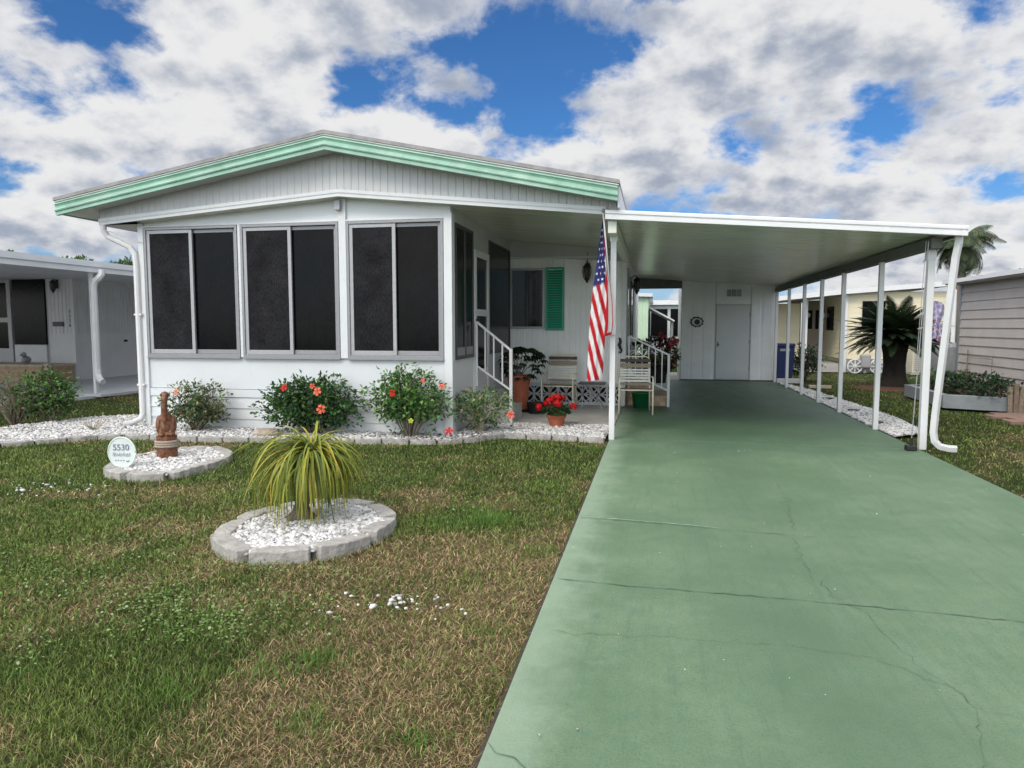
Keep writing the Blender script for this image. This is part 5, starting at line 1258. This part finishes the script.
tag(MB().lathe([(.0,0),(.8,0),(.7,.035),(.0,.05)], (5.5,18.0,-.03), 24).build('mulch_ring', W['mulch']), 'brown mulch ring under the sago palm', kind='structure')
def tall_palm(loc, H, R, label, seed, n=60):
    o = empty('queen_palm', loc, label, 'palm', 'tall palms beyond the rooftops'); r = random.Random(seed)
    MB().tube([(0,0,0),(.1,0,H*.5),(.05,0,H-.1),(.05,0,H+.25)], [.28,.22,.2,.24], 10).build('trunk', W['bark'], o, local=True, smooth=True)
    lm = MB(); cols = [(.055,.085,.035),(.08,.12,.05),(.035,.055,.025),(.12,.15,.07)]
    for k in range(n): frond(lm, (.05,0,H+.2), r.uniform(0,2*PI), r.uniform(-.6,1.35), R*r.uniform(.8,1.15), 34, R*.34, R*.018, r.uniform(1.3,2.3), cols, r, .1, .55)
    lm.build('crown', leafm, o, local=True); return o
tall_palm((14.45,38,0), 5.25, 1.75, 'tall ragged palm rising behind the mauve roof by the carport corner', 5)
tall_palm((20.3,45,0), 4.1, 1.4, 'palm top just showing over the mauve roof at the right edge', 8, 24)
def tree(loc, H, R, label, seed):
    o = empty('tree', loc, label, 'tree', 'trees over the neighbour roof'); r = random.Random(seed)
    m = MB(); m.tube([(0,0,0),(.1,.1,H*.4),(0,0,H*.7)], [.22,.17,.1], 8)
    for k in range(7): v = rdir(r,.6); m.tube([(0,0,H*.45),(v.x*R*.5,v.y*R*.5,H*.62),(v.x*R*.9,v.y*R*.9,H*.75+v.z*R*.3)], [.1,.06,.03], 6)
    m.build('trunk', W['bark'], o, local=True); lm = MB()
    cl = [(Vector((r.gauss(0,.5)*R, r.gauss(0,.5)*R, H-R*.75+r.gauss(0,.28)*R)), r.uniform(.3,.55)*R) for _ in range(16)]
    for k in range(4200):
        c, q = r.choice(cl); v = rdir(r); p = c+v*q*r.uniform(.6,1.05); s = .6+.5*max(0,v.z)
        leaf(lm, p, v+rdir(r)*.8, rdir(r,.5), r.uniform(.18,.34), .14, tuple(x*s*r.uniform(.7,1.3) for x in r.choice([(.07,.14,.035),(.10,.18,.045)])), .1)
    lm.build('crown', leafm, o, local=True); return o
tree((-47.6,45,0), 6.75, 2.0, 'round green treetop over the roof at the left edge', 1); tree((-41.5,45.5,0), 5.95, 1.9, 'wide green treetop over the neighbour roof left of the downspout', 2); tree((-38.4,46,0), 6.05, 1.8, 'green treetop over the neighbour roof next to the sunroom corner', 3)

# ================================================================== SKY, SUN, CAMERA
SUN_EL, SUN_AZ = math.radians(42), math.radians(204)      # azimuth clockwise from +Y
world = bpy.data.worlds.new('World'); S.world = world; world.use_nodes = True
nt = world.node_tree; N = nt.nodes; L = nt.links
bg = N['Background']; bg.inputs['Strength'].default_value = .10
sky = N.new('ShaderNodeTexSky'); sky.sky_type = 'NISHITA'; sky.sun_disc = False; sky.sun_elevation = SUN_EL; sky.sun_rotation = SUN_AZ; sky.ozone_density = 2.0; sky.air_density = 1.0; sky.dust_density = .4
tc = N.new('ShaderNodeTexCoord'); sep = N.new('ShaderNodeSeparateXYZ'); L.new(tc.outputs['Generated'], sep.inputs[0])
def math_(op, a, b_=None, c=None):
    m = N.new('ShaderNodeMath'); m.operation = op
    for i, v in enumerate((a, b_, c)):
        if v is None: continue
        if isinstance(v, (int, float)): m.inputs[i].default_value = v
        else: L.new(v, m.inputs[i])
    return m.outputs[0]
zc = math_('MAXIMUM', sep.outputs[2], 0.0); den = math_('ADD', zc, .45)
px = math_('DIVIDE', sep.outputs[0], den); py = math_('DIVIDE', sep.outputs[1], den)
def cloudnoise(ox, oy, scale, det, ro, dist=.0, oz=0.):
    cb = N.new('ShaderNodeCombineXYZ'); L.new(math_('ADD', px, ox), cb.inputs[0]); L.new(math_('ADD', py, oy), cb.inputs[1]); cb.inputs[2].default_value = oz
    n = N.new('ShaderNodeTexNoise'); n.inputs['Scale'].default_value = scale; n.inputs['Detail'].default_value = det; n.inputs['Roughness'].default_value = ro; n.inputs['Distortion'].default_value = dist
    L.new(cb.outputs[0], n.inputs['Vector']); return n.outputs['Fac']
def mrange(v, a, b_, lo=0, hi=1):
    r_ = N.new('ShaderNodeMapRange'); r_.interpolation_type = 'SMOOTHSTEP'; L.new(v, r_.inputs[0]); r_.inputs[1].default_value = a; r_.inputs[2].default_value = b_; r_.inputs[3].default_value = lo; r_.inputs[4].default_value = hi; return r_.outputs[0]
def mixc(f, a, b_):
    m = N.new('ShaderNodeMix'); m.data_type = 'RGBA'; L.new(f, m.inputs[0])
    for i, v in ((6, a), (7, b_)):
        if isinstance(v, tuple): m.inputs[i].default_value = (*v, 1)
        else: L.new(v, m.inputs[i])
    return m.outputs[2]
OX, OY = 17.1, 28.7
sdir = (math.sin(SUN_AZ)*math.cos(SUN_EL), math.cos(SUN_AZ)*math.cos(SUN_EL), math.sin(SUN_EL))
d0 = cloudnoise(OX, OY, 3.0, 12, .55, .0); d1 = cloudnoise(OX-.03, OY+.05, 3.0, 12, .55, .0)     # d1 lies a little nearer the horizon: tops are lit, bases grey
big = cloudnoise(OX+7, OY+2, 1.2, 3, .5)
wisp = cloudnoise(OX+3, OY+9, 7.0, 10, .64, .5)
dens = math_('ADD', math_('ADD', d0, math_('MULTIPLY', math_('SUBTRACT', big, .5), .34)), math_('MULTIPLY', math_('SUBTRACT', wisp, .5), .20))
cover = mrange(dens, .412, .51)
emb = math_('MULTIPLY_ADD', math_('SUBTRACT', d1, d0), 4.2, .72)
thick = mrange(dens, .52, .74)
tone = cloudnoise(OX+1, OY+4, 1.1, 4, .5)
bright = math_('ADD', math_('SUBTRACT', emb, math_('MULTIPLY', thick, .24)), math_('MULTIPLY', math_('SUBTRACT', tone, .5), .9))
cl = mixc(mrange(bright, .05, .95), (3.5,4.0,5.0), (8.3,8.3,8.35))
haze = mrange(sep.outputs[2], .0, .20, .6, .0)
skyc = N.new('ShaderNodeMix'); skyc.data_type = 'RGBA'; skyc.blend_type = 'MULTIPLY'; skyc.inputs[0].default_value = 1; L.new(sky.outputs[0], skyc.inputs[6]); skyc.inputs[7].default_value = (.36,.72,1.12,1)
c0 = mixc(haze, skyc.outputs[2], (4.6,5.6,7.2))
c1 = mixc(cover, c0, cl)
# unseen extra sky brightness added around the sun and overhead, filling porch and facade
dt = N.new('ShaderNodeVectorMath'); dt.operation = 'DOT_PRODUCT'; L.new(tc.outputs['Generated'], dt.inputs[0]); dt.inputs[1].default_value = sdir
fill_glow = mrange(dt.outputs['Value'], .10, .95, 0, 2.8); zen = mrange(sep.outputs[2], .42, .9, 1.0, 1.8)
gain = math_('ADD', fill_glow, zen)
sc_ = N.new('ShaderNodeVectorMath'); sc_.operation = 'SCALE'; L.new(c1, sc_.inputs[0]); L.new(gain, sc_.inputs['Scale'])
wm = N.new('ShaderNodeMix'); wm.data_type = 'RGBA'; wm.blend_type = 'MULTIPLY'; L.new(mrange(dt.outputs['Value'], .0, .7), wm.inputs[0]); L.new(sc_.outputs[0], wm.inputs[6]); wm.inputs[7].default_value = (1.0,.93,.82,1)
L.new(wm.outputs[2], bg.inputs['Color'])

sun = bpy.data.lights.new('sun', 'SUN'); sun.energy = 1.25; sun.angle = math.radians(15); sun.color = (1,.92,.80)
so = bpy.data.objects.new('sun', sun); COL.objects.link(so)
sd_ = Vector((math.sin(SUN_AZ)*math.cos(SUN_EL), math.cos(SUN_AZ)*math.cos(SUN_EL), math.sin(SUN_EL)))
so.rotation_euler = (-sd_).to_track_quat('-Z', 'Y').to_euler(); so.location = sd_*60

cam = bpy.data.cameras.new('camera'); cam.sensor_width = 36; cam.lens = 36*700/1024; cam.clip_end = 2000; cam.clip_start = .05
co = bpy.data.objects.new('camera', cam); COL.objects.link(co); co.location = (0, 0, 1.45)
co.rotation_euler = (math.radians(90-4.7365), 0, math.radians(11.508)); S.camera = co
S.view_settings.view_transform = 'Standard'; S.view_settings.look = 'None'; S.view_settings.exposure = 0; S.view_settings.gamma = 1
S.cycles.max_bounces = 8; S.cycles.use_denoising = True
